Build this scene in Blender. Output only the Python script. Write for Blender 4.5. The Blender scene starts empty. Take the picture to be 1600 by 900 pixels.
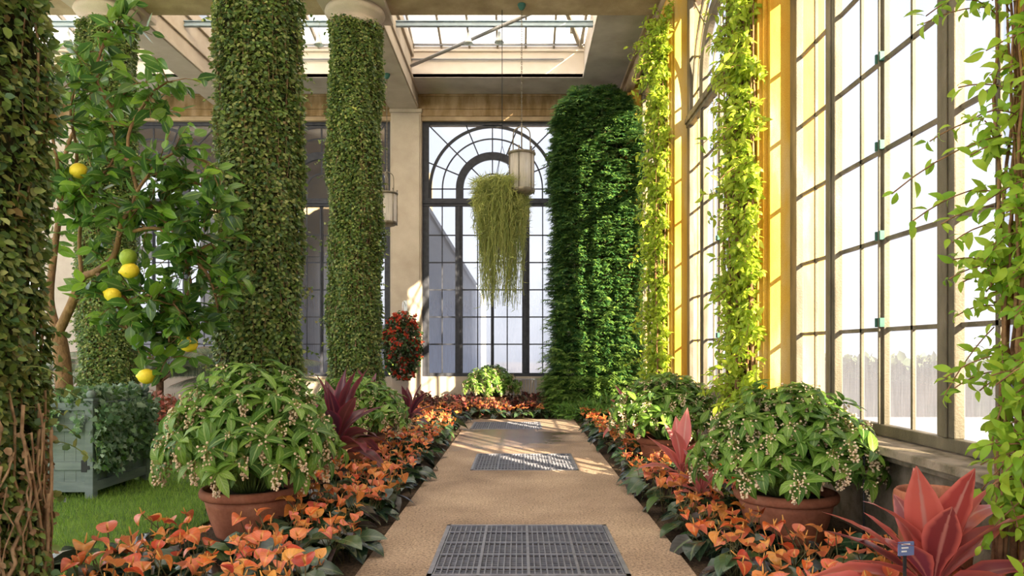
import bpy, math, random
import numpy as np
from mathutils import Vector, Matrix

random.seed(11)
rng = np.random.RandomState(11)
scene = bpy.context.scene
COL = scene.collection
PI = math.pi
EYE, F, VX, VY = 1.6, 1100.0, 812.0, 548.0


def at(px, py, d):
    return ((px - VX) * d / F, d, EYE + (VY - py) * d / F)


# ------------------------------------------------------------------ materials
def new_mat(name):
    m = bpy.data.materials.new(name)
    m.use_nodes = True
    nt = m.node_tree
    nt.nodes.clear()
    out = nt.nodes.new('ShaderNodeOutputMaterial')
    return m, nt, out


def L(nt, a, b):
    nt.links.new(a, b)


def ramp(nt, fac, stops):
    r = nt.nodes.new('ShaderNodeValToRGB')
    e = r.color_ramp.elements
    while len(e) < len(stops):
        e.new(0.5)
    for el, (p, c) in zip(e, stops):
        el.position = p
        el.color = (*c, 1)
    L(nt, fac, r.inputs['Fac'])
    return r.outputs['Color']


def noise(nt, scale, detail=4, rough=0.55, coord='Object', stretch=None):
    tc = nt.nodes.new('ShaderNodeTexCoord')
    n = nt.nodes.new('ShaderNodeTexNoise')
    n.inputs['Scale'].default_value = scale
    n.inputs['Detail'].default_value = detail
    n.inputs['Roughness'].default_value = rough
    if stretch:
        mp = nt.nodes.new('ShaderNodeMapping')
        mp.inputs['Scale'].default_value = stretch
        L(nt, tc.outputs[coord], mp.inputs['Vector'])
        L(nt, mp.outputs['Vector'], n.inputs['Vector'])
    else:
        L(nt, tc.outputs[coord], n.inputs['Vector'])
    return n.outputs['Fac']


def mixc(nt, fac, a, b, mode='MIX'):
    x = nt.nodes.new('ShaderNodeMix')
    x.data_type = 'RGBA'
    x.blend_type = mode
    for sock, v in ((x.inputs[0], fac), (x.inputs[6], a), (x.inputs[7], b)):
        if hasattr(v, 'links'):
            L(nt, v, sock)
        elif isinstance(v, (int, float)):
            sock.default_value = v
        else:
            sock.default_value = (*v, 1)
    return x.outputs[2]


def principled(nt, out, rough=0.6, spec=0.5, metal=0.0):
    b = nt.nodes.new('ShaderNodeBsdfPrincipled')
    b.inputs['Roughness'].default_value = rough
    b.inputs['Metallic'].default_value = metal
    b.inputs['Specular IOR Level'].default_value = spec
    L(nt, b.outputs[0], out.inputs['Surface'])
    return b


def surf(name, stops, scale=6, rough=0.7, bump=0.0, bscale=60, spec=0.3, metal=0.0, stretch=None, detail=5, fine=None):
    m, nt, out = new_mat(name)
    b = principled(nt, out, rough, spec, metal)
    c = ramp(nt, noise(nt, scale, detail, stretch=stretch), stops)
    if fine:
        fs, c0, c1 = fine
        c = mixc(nt, 1.0, c, ramp(nt, noise(nt, fs, 3), [(0.35, c0), (0.65, c1)]), 'MULTIPLY')
    L(nt, c, b.inputs['Base Color'])
    if bump:
        bp = nt.nodes.new('ShaderNodeBump')
        bp.inputs['Strength'].default_value = bump
        bp.inputs['Distance'].default_value = 0.02
        L(nt, noise(nt, bscale, 4), bp.inputs['Height'])
        L(nt, bp.outputs[0], b.inputs['Normal'])
    return m


def leafmat(name, cols, rough=0.4, transl=0.35, tcol=None, spec=0.35, patch=None, rib=None, veins=0.0, edge=None):
    """colour differs from leaf to leaf; light passes through the blade"""
    m, nt, out = new_mat(name)
    g = nt.nodes.new('ShaderNodeNewGeometry')
    n = len(cols)
    oi = nt.nodes.new('ShaderNodeObjectInfo')
    ad = nt.nodes.new('ShaderNodeMath')
    ad.operation = 'ADD'
    L(nt, g.outputs['Random Per Island'], ad.inputs[0])
    L(nt, oi.outputs['Random'], ad.inputs[1])
    fr = nt.nodes.new('ShaderNodeMath')
    fr.operation = 'FRACT'
    L(nt, ad.outputs[0], fr.inputs[0])
    c = ramp(nt, fr.outputs[0], [(i / max(n - 1, 1), k) for i, k in enumerate(cols)])
    if rib or veins or edge:
        at_ = nt.nodes.new('ShaderNodeAttribute')
        at_.attribute_name = 'leafco'
        sx = nt.nodes.new('ShaderNodeSeparateXYZ')
        L(nt, at_.outputs['Vector'], sx.inputs[0])
        if veins:
            ma = nt.nodes.new('ShaderNodeMath')
            ma.operation = 'MULTIPLY_ADD'
            ma.inputs[1].default_value = -0.28
            L(nt, sx.outputs['X'], ma.inputs[0])
            L(nt, sx.outputs['Y'], ma.inputs[2])
            mm = nt.nodes.new('ShaderNodeMath')
            mm.operation = 'PINGPONG'
            mm.inputs[1].default_value = 0.07
            L(nt, ma.outputs[0], mm.inputs[0])
            mv = nt.nodes.new('ShaderNodeMapRange')
            mv.inputs['From Max'].default_value = 0.05
            mv.inputs['To Min'].default_value = veins
            mv.inputs['To Max'].default_value = 0.0
            L(nt, mm.outputs[0], mv.inputs[0])
            c = mixc(nt, mv.outputs[0], c, mixc(nt, 1.0, c, (0.45, 0.5, 0.45), 'MULTIPLY'))
        if rib:
            c = mixc(nt, ramp(nt, sx.outputs['X'], [(0.05, (1, 1, 1)), (0.16, (0, 0, 0))]), c, rib)
        if edge:
            c = mixc(nt, ramp(nt, sx.outputs['X'], [(0.62, (0, 0, 0)), (0.9, (1, 1, 1))]), c, edge)
    if patch:
        c = mixc(nt, ramp(nt, noise(nt, patch[0], 3), [(0.45, (0, 0, 0)), (0.62, (1, 1, 1))]), c, patch[1])
    b = nt.nodes.new('ShaderNodeBsdfPrincipled')
    b.inputs['Roughness'].default_value = rough
    b.inputs['Specular IOR Level'].default_value = spec
    L(nt, c, b.inputs['Base Color'])
    t = nt.nodes.new('ShaderNodeBsdfTranslucent')
    tc = mixc(nt, 0.75, c, tcol if tcol else (1, 1, 1), 'MULTIPLY') if tcol else c
    gm = nt.nodes.new('ShaderNodeGamma')
    gm.inputs[1].default_value = 0.8
    L(nt, tc, gm.inputs[0])
    L(nt, gm.outputs[0], t.inputs['Color'])
    x = nt.nodes.new('ShaderNodeMixShader')
    x.inputs[0].default_value = transl
    L(nt, b.outputs[0], x.inputs[1])
    L(nt, t.outputs[0], x.inputs[2])
    L(nt, x.outputs[0], out.inputs['Surface'])
    return m


def glassmat(name, lo, hi, tint, haze_col, zmix):
    """pane fogged with condensation: thicker low down, streaked where drops have run"""
    m, nt, out = new_mat(name)
    tr = nt.nodes.new('ShaderNodeBsdfTransparent')
    tr.inputs[0].default_value = (*tint, 1)
    tl = nt.nodes.new('ShaderNodeBsdfTranslucent')
    tl.inputs[0].default_value = (*haze_col, 1)
    tc = nt.nodes.new('ShaderNodeTexCoord')
    sp = nt.nodes.new('ShaderNodeSeparateXYZ')
    L(nt, tc.outputs['Object'], sp.inputs[0])
    mr = nt.nodes.new('ShaderNodeMapRange')
    mr.inputs['From Min'].default_value = zmix[0]
    mr.inputs['From Max'].default_value = zmix[1]
    mr.inputs['To Min'].default_value = hi
    mr.inputs['To Max'].default_value = lo
    L(nt, sp.outputs['Z'], mr.inputs['Value'])
    st = ramp(nt, noise(nt, 3.0, 7, 0.75, stretch=(14, 14, 0.8)), [(0.25, (0.55, 0.55, 0.55)), (0.7, (1, 1, 1))])
    mu = nt.nodes.new('ShaderNodeMath')
    mu.operation = 'MULTIPLY'
    L(nt, mr.outputs[0], mu.inputs[0])
    L(nt, st, mu.inputs[1])
    x = nt.nodes.new('ShaderNodeMixShader')
    L(nt, mu.outputs[0], x.inputs[0])
    L(nt, tr.outputs[0], x.inputs[1])
    L(nt, tl.outputs[0], x.inputs[2])
    gl = nt.nodes.new('ShaderNodeBsdfGlossy')
    gl.inputs['Roughness'].default_value = 0.12
    y = nt.nodes.new('ShaderNodeMixShader')
    y.inputs[0].default_value = 0.05
    L(nt, x.outputs[0], y.inputs[1])
    L(nt, gl.outputs[0], y.inputs[2])
    L(nt, y.outputs[0], out.inputs['Surface'])
    return m


M = {}
M['stone'] = surf('warm_stone', [(0.3, (0.33, 0.235, 0.14)), (0.7, (0.54, 0.41, 0.27))], 2.0, 0.85, 0.25, 90, fine=(140, (0.72, 0.7, 0.66), (1, 1, 1)))
M['frieze'] = surf('moss_stained_stone', [(0.25, (0.09, 0.065, 0.02)), (0.45, (0.24, 0.155, 0.07)), (0.7, (0.42, 0.30, 0.19))], 1.6, 0.9, 0.3, 60, stretch=(2.2, 1, .7), fine=(130, (0.7, 0.68, 0.6), (1, 1, 1)))
M['stone_pale'] = surf('pale_stone', [(0.3, (0.42, 0.345, 0.27)), (0.7, (0.54, 0.465, 0.38))], 1.5, 0.85, 0.2, 90, fine=(140, (0.82, 0.8, 0.76), (1, 1, 1)))
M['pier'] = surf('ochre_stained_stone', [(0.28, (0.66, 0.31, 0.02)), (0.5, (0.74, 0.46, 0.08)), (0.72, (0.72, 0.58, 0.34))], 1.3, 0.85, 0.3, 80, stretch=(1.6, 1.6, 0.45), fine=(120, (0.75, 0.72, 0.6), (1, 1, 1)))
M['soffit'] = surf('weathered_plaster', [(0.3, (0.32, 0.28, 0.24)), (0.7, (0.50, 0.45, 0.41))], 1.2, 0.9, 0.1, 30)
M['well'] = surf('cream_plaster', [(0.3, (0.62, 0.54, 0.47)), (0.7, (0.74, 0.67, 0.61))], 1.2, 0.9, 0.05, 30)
M['iron'] = surf('dark_window_metal', [(0.3, (0.020, 0.022, 0.030)), (0.7, (0.045, 0.047, 0.06))], 8, 0.45, 0.1, 40)
M['bronze'] = surf('brown_window_metal', [(0.3, (0.08, 0.07, 0.045)), (0.55, (0.16, 0.135, 0.095)), (0.75, (0.24, 0.20, 0.15))], 5, 0.55, 0.3, 60, stretch=(1, 1, 0.3))  # lighter, browner tone than the end window frames
M['ledge'] = surf('mossy_ledge_stone', [(0.35, (0.12, 0.10, 0.06)), (0.6, (0.33, 0.27, 0.20))], 5, 0.8, 0.4, 50)
M['steel'] = surf('blue_grey_steel', [(0.3, (0.22, 0.29, 0.36)), (0.7, (0.30, 0.38, 0.46))], 4, 0.5)
M['pipe'] = surf('grey_pipe', [(0.3, (0.26, 0.26, 0.28)), (0.7, (0.36, 0.36, 0.38))], 4, 0.4)
M['rafter'] = surf('taupe_rafter_paint', [(0.3, (0.36, 0.30, 0.24)), (0.7, (0.46, 0.40, 0.33))], 4, 0.6)
M['lampwhite'] = surf('white_enamel', [(0.3, (0.6, 0.64, 0.68)), (0.7, (0.7, 0.74, 0.78))], 4, 0.3)
M['soil'] = surf('bark_mulch', [(0.35, (0.030, 0.018, 0.010)), (0.62, (0.12, 0.075, 0.042))], 45, 0.95, 0.9, 70)
M['turf'] = surf('turf', [(0.3, (0.05, 0.10, 0.012)), (0.7, (0.11, 0.19, 0.025))], 3, 0.95, 0.5, 80)
M['grassblade'] = leafmat('grass_blade', [(0.10, 0.20, 0.015), (0.19, 0.34, 0.03), (0.28, 0.40, 0.06), (0.14, 0.25, 0.02)], 0.6, 0.35)
M['grate'] = surf('galvanised_grate', [(0.3, (0.17, 0.17, 0.20)), (0.7, (0.28, 0.28, 0.32))], 12, 0.45, metal=0.35)
M['pit'] = surf('dark_pit', [(0.3, (0.03, 0.022, 0.016)), (0.7, (0.08, 0.055, 0.035))], 15, 0.95)
M['terra'] = surf('terracotta', [(0.28, (0.26, 0.085, 0.045)), (0.55, (0.42, 0.15, 0.08)), (0.75, (0.50, 0.22, 0.13))], 3.5, 0.75, 0.15, 40, fine=(40, (0.85, 0.82, 0.8), (1, 1, 1)))
M['potsoil'] = surf('potting_soil', [(0.35, (0.02, 0.014, 0.009)), (0.65, (0.06, 0.04, 0.025))], 40, 0.95, 0.8, 60)
M['planter'] = surf('grey_green_planter_paint', [(0.3, (0.12, 0.155, 0.14)), (0.7, (0.19, 0.23, 0.205))], 3, 0.65, 0.15, 30, stretch=(1, 1, 6))
M['hinge'] = surf('black_iron', [(0.3, (0.012, 0.012, 0.014)), (0.7, (0.03, 0.03, 0.03))], 10, 0.5)
M['verdigris'] = surf('green_verdigris', [(0.3, (0.03, 0.10, 0.08)), (0.7, (0.06, 0.17, 0.13))], 9, 0.6)
M['lanternmetal'] = surf('aged_brass', [(0.3, (0.12, 0.10, 0.07)), (0.7, (0.26, 0.22, 0.16))], 9, 0.45, metal=0.4)
M['bark'] = surf('citrus_bark', [(0.3, (0.14, 0.075, 0.035)), (0.7, (0.30, 0.17, 0.08))], 14, 0.8, 0.6, 40, stretch=(1, 1, 0.4))
M['vinebark'] = surf('vine_bark', [(0.3, (0.13, 0.06, 0.03)), (0.7, (0.34, 0.19, 0.09))], 16, 0.85, 0.5, 40)
M['drystem'] = surf('dry_stems', [(0.3, (0.16, 0.09, 0.045)), (0.7, (0.42, 0.28, 0.16))], 12, 0.9)
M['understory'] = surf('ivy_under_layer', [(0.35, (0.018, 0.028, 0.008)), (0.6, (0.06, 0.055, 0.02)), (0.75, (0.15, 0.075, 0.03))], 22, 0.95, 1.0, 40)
M['greenstem'] = surf('green_stem', [(0.3, (0.09, 0.14, 0.03)), (0.7, (0.17, 0.22, 0.06))], 10, 0.6)
M['fig'] = leafmat('fig_leaf', [(0.05, 0.10, 0.018), (0.08, 0.15, 0.025), (0.14, 0.22, 0.035), (0.20, 0.27, 0.055), (0.06, 0.12, 0.035), (0.30, 0.35, 0.09), (0.36, 0.38, 0.13), (0.11, 0.17, 0.03), (0.06, 0.13, 0.05), (0.17, 0.25, 0.05), (0.20, 0.13, 0.04)], 0.38, 0.3)
M['ivyvar'] = leafmat('variegated_ivy_leaf', [(0.08, 0.17, 0.07), (0.15, 0.27, 0.13), (0.30, 0.40, 0.28), (0.14, 0.30, 0.05), (0.46, 0.54, 0.42)], 0.45, 0.25)
M['lemonleaf'] = leafmat('lemon_leaf', [(0.03, 0.08, 0.02), (0.06, 0.16, 0.025), (0.16, 0.32, 0.03), (0.04, 0.10, 0.03), (0.26, 0.44, 0.035)], 0.28, 0.42, spec=0.5, rib=(0.22, 0.34, 0.08), veins=0.3)
M['lemon'] = surf('lemon_rind', [(0.3, (0.72, 0.50, 0.015)), (0.7, (0.82, 0.64, 0.05))], 6, 0.45, 0.25, 90)
M['greenlemon'] = surf('unripe_lemon_rind', [(0.3, (0.20, 0.30, 0.03)), (0.7, (0.32, 0.42, 0.05))], 6, 0.45, 0.25, 90)
M['shrubleaf'] = leafmat('shrub_leaf', [(0.06, 0.15, 0.02), (0.12, 0.25, 0.035), (0.20, 0.37, 0.05), (0.28, 0.44, 0.07), (0.09, 0.19, 0.045)], 0.4, 0.38, rib=(0.34, 0.46, 0.14), veins=0.6)
M['bud'] = surf('cream_buds', [(0.35, (0.72, 0.47, 0.33)), (0.6, (0.82, 0.68, 0.46))], 30, 0.6)
M['budstem'] = surf('bud_stalk', [(0.3, (0.26, 0.22, 0.05)), (0.7, (0.40, 0.28, 0.10))], 10, 0.7)
M['anthleaf'] = leafmat('anthurium_leaf', [(0.015, 0.035, 0.02), (0.025, 0.06, 0.025), (0.05, 0.10, 0.035), (0.05, 0.03, 0.03), (0.03, 0.05, 0.04), (0.08, 0.14, 0.03)], 0.25, 0.15, spec=0.6, rib=(0.10, 0.13, 0.06), veins=0.4)
M['spathe'] = leafmat('anthurium_spathe', [(0.62, 0.06, 0.02), (0.78, 0.17, 0.03), (0.74, 0.18, 0.12), (0.80, 0.27, 0.04), (0.52, 0.04, 0.03), (0.82, 0.36, 0.07), (0.70, 0.10, 0.06)], 0.3, 0.3, spec=0.5, rib=(0.80, 0.36, 0.10), veins=0.25)
M['spadix'] = surf('spadix', [(0.3, (0.60, 0.28, 0.06)), (0.7, (0.70, 0.40, 0.12))], 30, 0.6)
M['petiole'] = surf('petiole', [(0.3, (0.05, 0.07, 0.02)), (0.7, (0.11, 0.08, 0.03))], 10, 0.6)
M['cordpink'] = leafmat('pink_cordyline_leaf', [(0.42, 0.07, 0.055), (0.55, 0.13, 0.11), (0.62, 0.21, 0.19), (0.28, 0.045, 0.06), (0.48, 0.10, 0.07)], 0.32, 0.3, spec=0.5, rib=(0.62, 0.30, 0.26), edge=(0.66, 0.16, 0.15))
M['cordred'] = leafmat('red_cordyline_leaf', [(0.16, 0.025, 0.035), (0.55, 0.11, 0.085), (0.36, 0.05, 0.045), (0.64, 0.18, 0.14), (0.24, 0.05, 0.08), (0.58, 0.15, 0.14)], 0.3, 0.3, spec=0.5, rib=(0.50, 0.20, 0.17), edge=(0.62, 0.15, 0.12))
M['cordpurple'] = leafmat('purple_cordyline_leaf', [(0.050, 0.012, 0.024), (0.10, 0.018, 0.032), (0.17, 0.028, 0.035), (0.07, 0.02, 0.04), (0.14, 0.035, 0.03)], 0.3, 0.25, spec=0.5, rib=(0.22, 0.06, 0.06), edge=(0.22, 0.03, 0.05))
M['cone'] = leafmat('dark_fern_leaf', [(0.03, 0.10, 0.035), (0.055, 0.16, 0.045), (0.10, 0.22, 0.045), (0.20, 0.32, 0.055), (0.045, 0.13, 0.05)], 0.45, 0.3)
M['conelit'] = leafmat('sunlit_fern_leaf', [(0.09, 0.18, 0.03), (0.17, 0.29, 0.05), (0.26, 0.38, 0.08), (0.07, 0.15, 0.03)], 0.45, 0.35)  # lit copy of the dark fern leaf, sunlight put into its colour
M['vine'] = leafmat('vine_leaf', [(0.26, 0.40, 0.02), (0.38, 0.52, 0.03), (0.50, 0.60, 0.045), (0.20, 0.36, 0.025), (0.44, 0.50, 0.03)], 0.45, 0.5, rib=(0.52, 0.58, 0.12))
M['vinegreen'] = leafmat('green_vine_leaf', [(0.16, 0.34, 0.025), (0.28, 0.48, 0.035), (0.46, 0.62, 0.06), (0.22, 0.40, 0.03)], 0.4, 0.5)
M['rhips'] = leafmat('rhipsalis_stem', [(0.26, 0.32, 0.07), (0.40, 0.44, 0.11), (0.52, 0.52, 0.16), (0.18, 0.24, 0.06)], 0.55, 0.3)
M['begleaf'] = leafmat('basket_leaf', [(0.015, 0.045, 0.015), (0.03, 0.075, 0.02), (0.06, 0.10, 0.03), (0.06, 0.02, 0.02)], 0.4, 0.2)
M['begflower'] = leafmat('red_blossom', [(0.50, 0.04, 0.02), (0.62, 0.10, 0.03), (0.42, 0.025, 0.02), (0.58, 0.06, 0.04)], 0.5, 0.25)
M['bedred'] = leafmat('bronze_leaf', [(0.06, 0.018, 0.02), (0.14, 0.03, 0.03), (0.22, 0.05, 0.04), (0.03, 0.04, 0.02), (0.28, 0.09, 0.06)], 0.4, 0.2)
M['coleus'] = leafmat('coleus_leaf', [(0.28, 0.05, 0.03), (0.42, 0.12, 0.06), (0.50, 0.22, 0.16), (0.20, 0.05, 0.03), (0.36, 0.10, 0.03)], 0.5, 0.25)
M['palm'] = leafmat('palm_leaflet', [(0.10, 0.14, 0.08), (0.19, 0.23, 0.13), (0.28, 0.30, 0.19)], 0.45, 0.25)
M['fern'] = leafmat('low_fern_leaf', [(0.07, 0.17, 0.03), (0.13, 0.27, 0.04), (0.20, 0.35, 0.05)], 0.45, 0.35)
M['lanternglass'] = glassmat('lantern_glass', 0.95, 0.95, (0.9, 0.85, 0.8), (0.95, 0.88, 0.80), (-1, 1))
_nt = M['lanternglass'].node_tree
_tl = next(n for n in _nt.nodes if n.type == 'BSDF_TRANSLUCENT')
_df = _nt.nodes.new('ShaderNodeBsdfDiffuse')
_df.inputs[0].default_value = (0.95, 0.88, 0.80, 1)
_as = _nt.nodes.new('ShaderNodeMixShader')
_as.inputs[0].default_value = 0.4
_to = _tl.outputs[0].links[0].to_socket
L(_nt, _tl.outputs[0], _as.inputs[1])
L(_nt, _df.outputs[0], _as.inputs[2])
L(_nt, _as.outputs[0], _to)
M['glass_end'] = glassmat('fogged_glass_end', 0.10, 0.80, (0.36, 0.375, 0.40), (0.24, 0.27, 0.36), (1.0, 4.6))
M['glass_right'] = glassmat('fogged_glass_right', 0.15, 0.45, (0.33, 0.35, 0.40), (0.11, 0.12, 0.16), (1.0, 3.6))
M['glass_roof'] = glassmat('skylight_glass', 1.75, 1.75, (0.7, 0.71, 0.73), (0.44, 0.46, 0.50), (-1, 1))
M['ext_ground'] = surf('outside_paving', [(0.3, (0.20, 0.20, 0.24)), (0.7, (0.30, 0.30, 0.34))], 0.4, 0.9)
M['ext_wall'] = surf('neighbour_wall', [(0.3, (0.26, 0.21, 0.14)), (0.7, (0.36, 0.29, 0.20))], 0.8, 0.9)
M['ext_roof'] = surf('neighbour_roof', [(0.3, (0.70, 0.72, 0.78)), (0.7, (0.82, 0.84, 0.88))], 0.8, 0.7)
M['hedge'] = leafmat('outside_hedge_leaf', [(0.05, 0.08, 0.04), (0.10, 0.13, 0.07)], 0.6, 0.2)
M['tagwhite'] = surf('white_plastic', [(0.3, (0.66, 0.66, 0.62)), (0.7, (0.74, 0.74, 0.70))], 4, 0.5)
M['tagblue'] = surf('blue_label', [(0.3, (0.10, 0.14, 0.28)), (0.7, (0.14, 0.18, 0.34))], 4, 0.4)


def path_mat():
    m, nt, out = new_mat('exposed_aggregate')
    b = principled(nt, out, 0.75, 0.4)
    c = ramp(nt, noise(nt, 0.9, 5), [(0.3, (0.27, 0.185, 0.125)), (0.5, (0.42, 0.30, 0.21)), (0.7, (0.55, 0.41, 0.29))])
    s = ramp(nt, noise(nt, 48, 3, 0.8), [(0.36, (0.30, 0.27, 0.26)), (0.49, (0.85, 0.83, 0.81)), (0.66, (1.3, 1.25, 1.2))])
    c = mixc(nt, 1.0, c, s, 'MULTIPLY')
    # the hosed-down wet patch near the far grate: a stain with its own shape
    tc = nt.nodes.new('ShaderNodeTexCoord')
    mp = nt.nodes.new('ShaderNodeMapping')
    mp.inputs['Location'].default_value = (0.25 / 1.5, -13.2 / 2.2, 0)
    mp.inputs['Scale'].default_value = (1 / 1.5, 1 / 2.2, 0)
    L(nt, tc.outputs['Object'], mp.inputs[0])
    ln = nt.nodes.new('ShaderNodeVectorMath')
    ln.operation = 'LENGTH'
    L(nt, mp.outputs[0], ln.inputs[0])
    ad = nt.nodes.new('ShaderNodeMath')
    ad.operation = 'MULTIPLY_ADD'
    ad.inputs[1].default_value = 1.1
    L(nt, noise(nt, 1.8, 4), ad.inputs[0])
    L(nt, ln.outputs['Value'], ad.inputs[2])
    wet = ramp(nt, ad.outputs[0], [(0.0, (1, 1, 1)), (0.98, (1, 1, 1)), (1.0, (0.35, 0.35, 0.35))])
    wr = nt.nodes.new('ShaderNodeMapRange')
    wr.inputs['From Min'].default_value = 1.15
    wr.inputs['From Max'].default_value = 1.5
    wr.inputs['To Min'].default_value = 1
    wr.inputs['To Max'].default_value = 0
    L(nt, ad.outputs[0], wr.inputs[0])
    c = mixc(nt, wr.outputs[0], c, mixc(nt, 1.0, c, (0.55, 0.55, 0.62), 'MULTIPLY'))
    L(nt, c, b.inputs['Base Color'])
    rr = nt.nodes.new('ShaderNodeMapRange')
    rr.inputs['To Min'].default_value = 0.72
    rr.inputs['To Max'].default_value = 0.16
    L(nt, wr.outputs[0], rr.inputs[0])
    L(nt, rr.outputs[0], b.inputs['Roughness'])
    bp = nt.nodes.new('ShaderNodeBump')
    bp.inputs['Strength'].default_value = 0.25
    bp.inputs['Distance'].default_value = 0.01
    L(nt, noise(nt, 80, 3), bp.inputs['Height'])
    L(nt, bp.outputs[0], b.inputs['Normal'])
    return m


M['path'] = path_mat()


# ------------------------------------------------------------------ mesh building
def unit(a):
    return a / np.maximum(np.linalg.norm(a, axis=-1, keepdims=True), 1e-9)


def leaf_coords(V):
    """(distance from the midrib 0..1, distance along the blade, 0) for each template vertex"""
    c = np.zeros((len(V), 3))
    c[:, 0] = np.where(np.abs(V[:, 0]) > 1e-6, 1, 0)
    c[:, 1] = V[:, 1]
    return c


class MB:
    def __init__(s):
        s.v, s.f, s.n, s.c = [], [], 0, []

    def add(s, v, f, mi=0, smooth=False, lc=None):
        v = np.asarray(v, float).reshape(-1, 3)
        s.c.append(np.ones((len(v), 3)) if lc is None else lc)
        if isinstance(f, np.ndarray):
            s.f.append((f + s.n, mi, smooth))
        else:
            for k in (3, 4):
                q = [x for x in f if len(x) == k]
                if q:
                    s.f.append((np.array(q) + s.n, mi, smooth))
            for x in f:
                if len(x) > 4:
                    s.f.append((np.array([x]) + s.n, mi, smooth))
        s.v.append(v)
        s.n += len(v)

    def box(s, x0, x1, y0, y1, z0, z1, mi=0):
        v = [(x, y, z) for z in (z0, z1) for y in (y0, y1) for x in (x0, x1)]
        s.add(v, [(0, 2, 3, 1), (4, 5, 7, 6), (0, 1, 5, 4), (2, 6, 7, 3), (0, 4, 6, 2), (1, 3, 7, 5)], mi)

    def bar(s, p0, p1, w, d, nrm, mi=0):
        """rectangular bar from p0 to p1, w across, d along nrm"""
        p0, p1, n = np.array(p0, float), np.array(p1, float), np.array(nrm, float)
        t = unit(p1 - p0)
        n = unit(n - t * np.dot(n, t))
        a = np.cross(t, n)
        v = [p + a * i * w / 2 + n * j * d / 2 for p in (p0, p1) for i, j in ((-1, -1), (1, -1), (1, 1), (-1, 1))]
        s.add(v, [(0, 3, 2, 1), (4, 5, 6, 7), (0, 1, 5, 4), (1, 2, 6, 5), (2, 3, 7, 6), (3, 0, 4, 7)], mi)

    def tube(s, pts, r, seg=8, mi=0, cap=True):
        p = np.array(pts, float)
        n = len(p)
        r = np.full(n, r) if np.isscalar(r) else np.array(r, float)
        t = unit(np.gradient(p, axis=0))
        up = np.array((0, 0, 1.0)) if abs(t[0][2]) < 0.9 else np.array((1.0, 0, 0))
        u = unit(np.cross(t[0], up))
        vs = []
        a = np.arange(seg) * 2 * PI / seg
        for i in range(n):
            u = unit(u - t[i] * np.dot(u, t[i]))
            w = np.cross(t[i], u)
            vs.append(p[i] + r[i] * (np.cos(a)[:, None] * u + np.sin(a)[:, None] * w))
        f = [(i * seg + j, i * seg + (j + 1) % seg, (i + 1) * seg + (j + 1) % seg, (i + 1) * seg + j) for i in range(n - 1) for j in range(seg)]
        if cap:
            f += [tuple(range(seg))[::-1], tuple((n - 1) * seg + j for j in range(seg))]
        s.add(np.concatenate(vs), f, mi, True)

    def lathe(s, prof, seg=40, c=(0, 0, 0), mi=0, smooth=True):
        a = np.arange(seg) * 2 * PI / seg
        v = np.concatenate([np.stack([c[0] + r * np.cos(a), c[1] + r * np.sin(a), np.full(seg, c[2] + z)], 1) for r, z in prof])
        f = [(i * seg + j, i * seg + (j + 1) % seg, (i + 1) * seg + (j + 1) % seg, (i + 1) * seg + j) for i in range(len(prof) - 1) for j in range(seg)]
        s.add(v, f, mi, smooth)

    def arc(s, cx, cz, r0, r1, a0, a1, y0, y1, seg=32, mi=0):
        """flat curved bar in the xz plane between radii r0 and r1"""
        v, f = [], []
        for i in range(seg + 1):
            a = a0 + (a1 - a0) * i / seg
            for r, y in ((r0, y0), (r1, y0), (r1, y1), (r0, y1)):
                v.append((cx + r * math.cos(a), y, cz + r * math.sin(a)))
        for i in range(seg):
            for j in range(4):
                f.append((i * 4 + j, (i + 1) * 4 + j, (i + 1) * 4 + (j + 1) % 4, i * 4 + (j + 1) % 4))
        s.add(v, f, mi)

    def blob(s, c, r, mi=0, sz=1.0, seg=7, rings=5):
        a = np.arange(seg) * 2 * PI / seg
        rows = [np.array([[c[0], c[1], c[2] - r * sz]])]
        for i in range(1, rings):
            t = -PI / 2 + PI * i / rings
            rows.append(np.stack([c[0] + r * math.cos(t) * np.cos(a), c[1] + r * math.cos(t) * np.sin(a), np.full(seg, c[2] + r * sz * math.sin(t))], 1))
        rows.append(np.array([[c[0], c[1], c[2] + r * sz]]))
        f = [(0, 1 + (j + 1) % seg, 1 + j) for j in range(seg)]
        for i in range(rings - 2):
            b = 1 + i * seg
            f += [(b + j, b + (j + 1) % seg, b + seg + (j + 1) % seg, b + seg + j) for j in range(seg)]
        b = 1 + (rings - 2) * seg
        f += [(b + j, b + (j + 1) % seg, b + seg) for j in range(seg)]
        s.add(np.concatenate(rows), f, mi, True)

    def leaves(s, tpl, pos, d, n, scale, mi=0):
        """copies of the leaf template: base at pos, growing along d, face towards n"""
        V, Q = tpl[:2]
        pos = np.asarray(pos, float).reshape(-1, 3)
        if len(pos) == 0:
            return
        d = unit(np.broadcast_to(np.asarray(d, float), pos.shape))
        n = np.broadcast_to(np.asarray(n, float), pos.shape)
        x = unit(np.cross(d, n))
        z = np.cross(x, d)
        sc = np.broadcast_to(np.asarray(scale, float), (len(pos),))
        R = np.stack([x, d, z], 2) * sc[:, None, None]
        W = np.einsum('nij,kj->nki', R, V) + pos[:, None, :]
        k = len(V)
        fq = (Q[None] + (np.arange(len(pos)) * k)[:, None, None]).reshape(-1, Q.shape[1])
        s.add(W.reshape(-1, 3), fq, mi, True, np.tile(leaf_coords(V), (len(pos), 1)))

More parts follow.
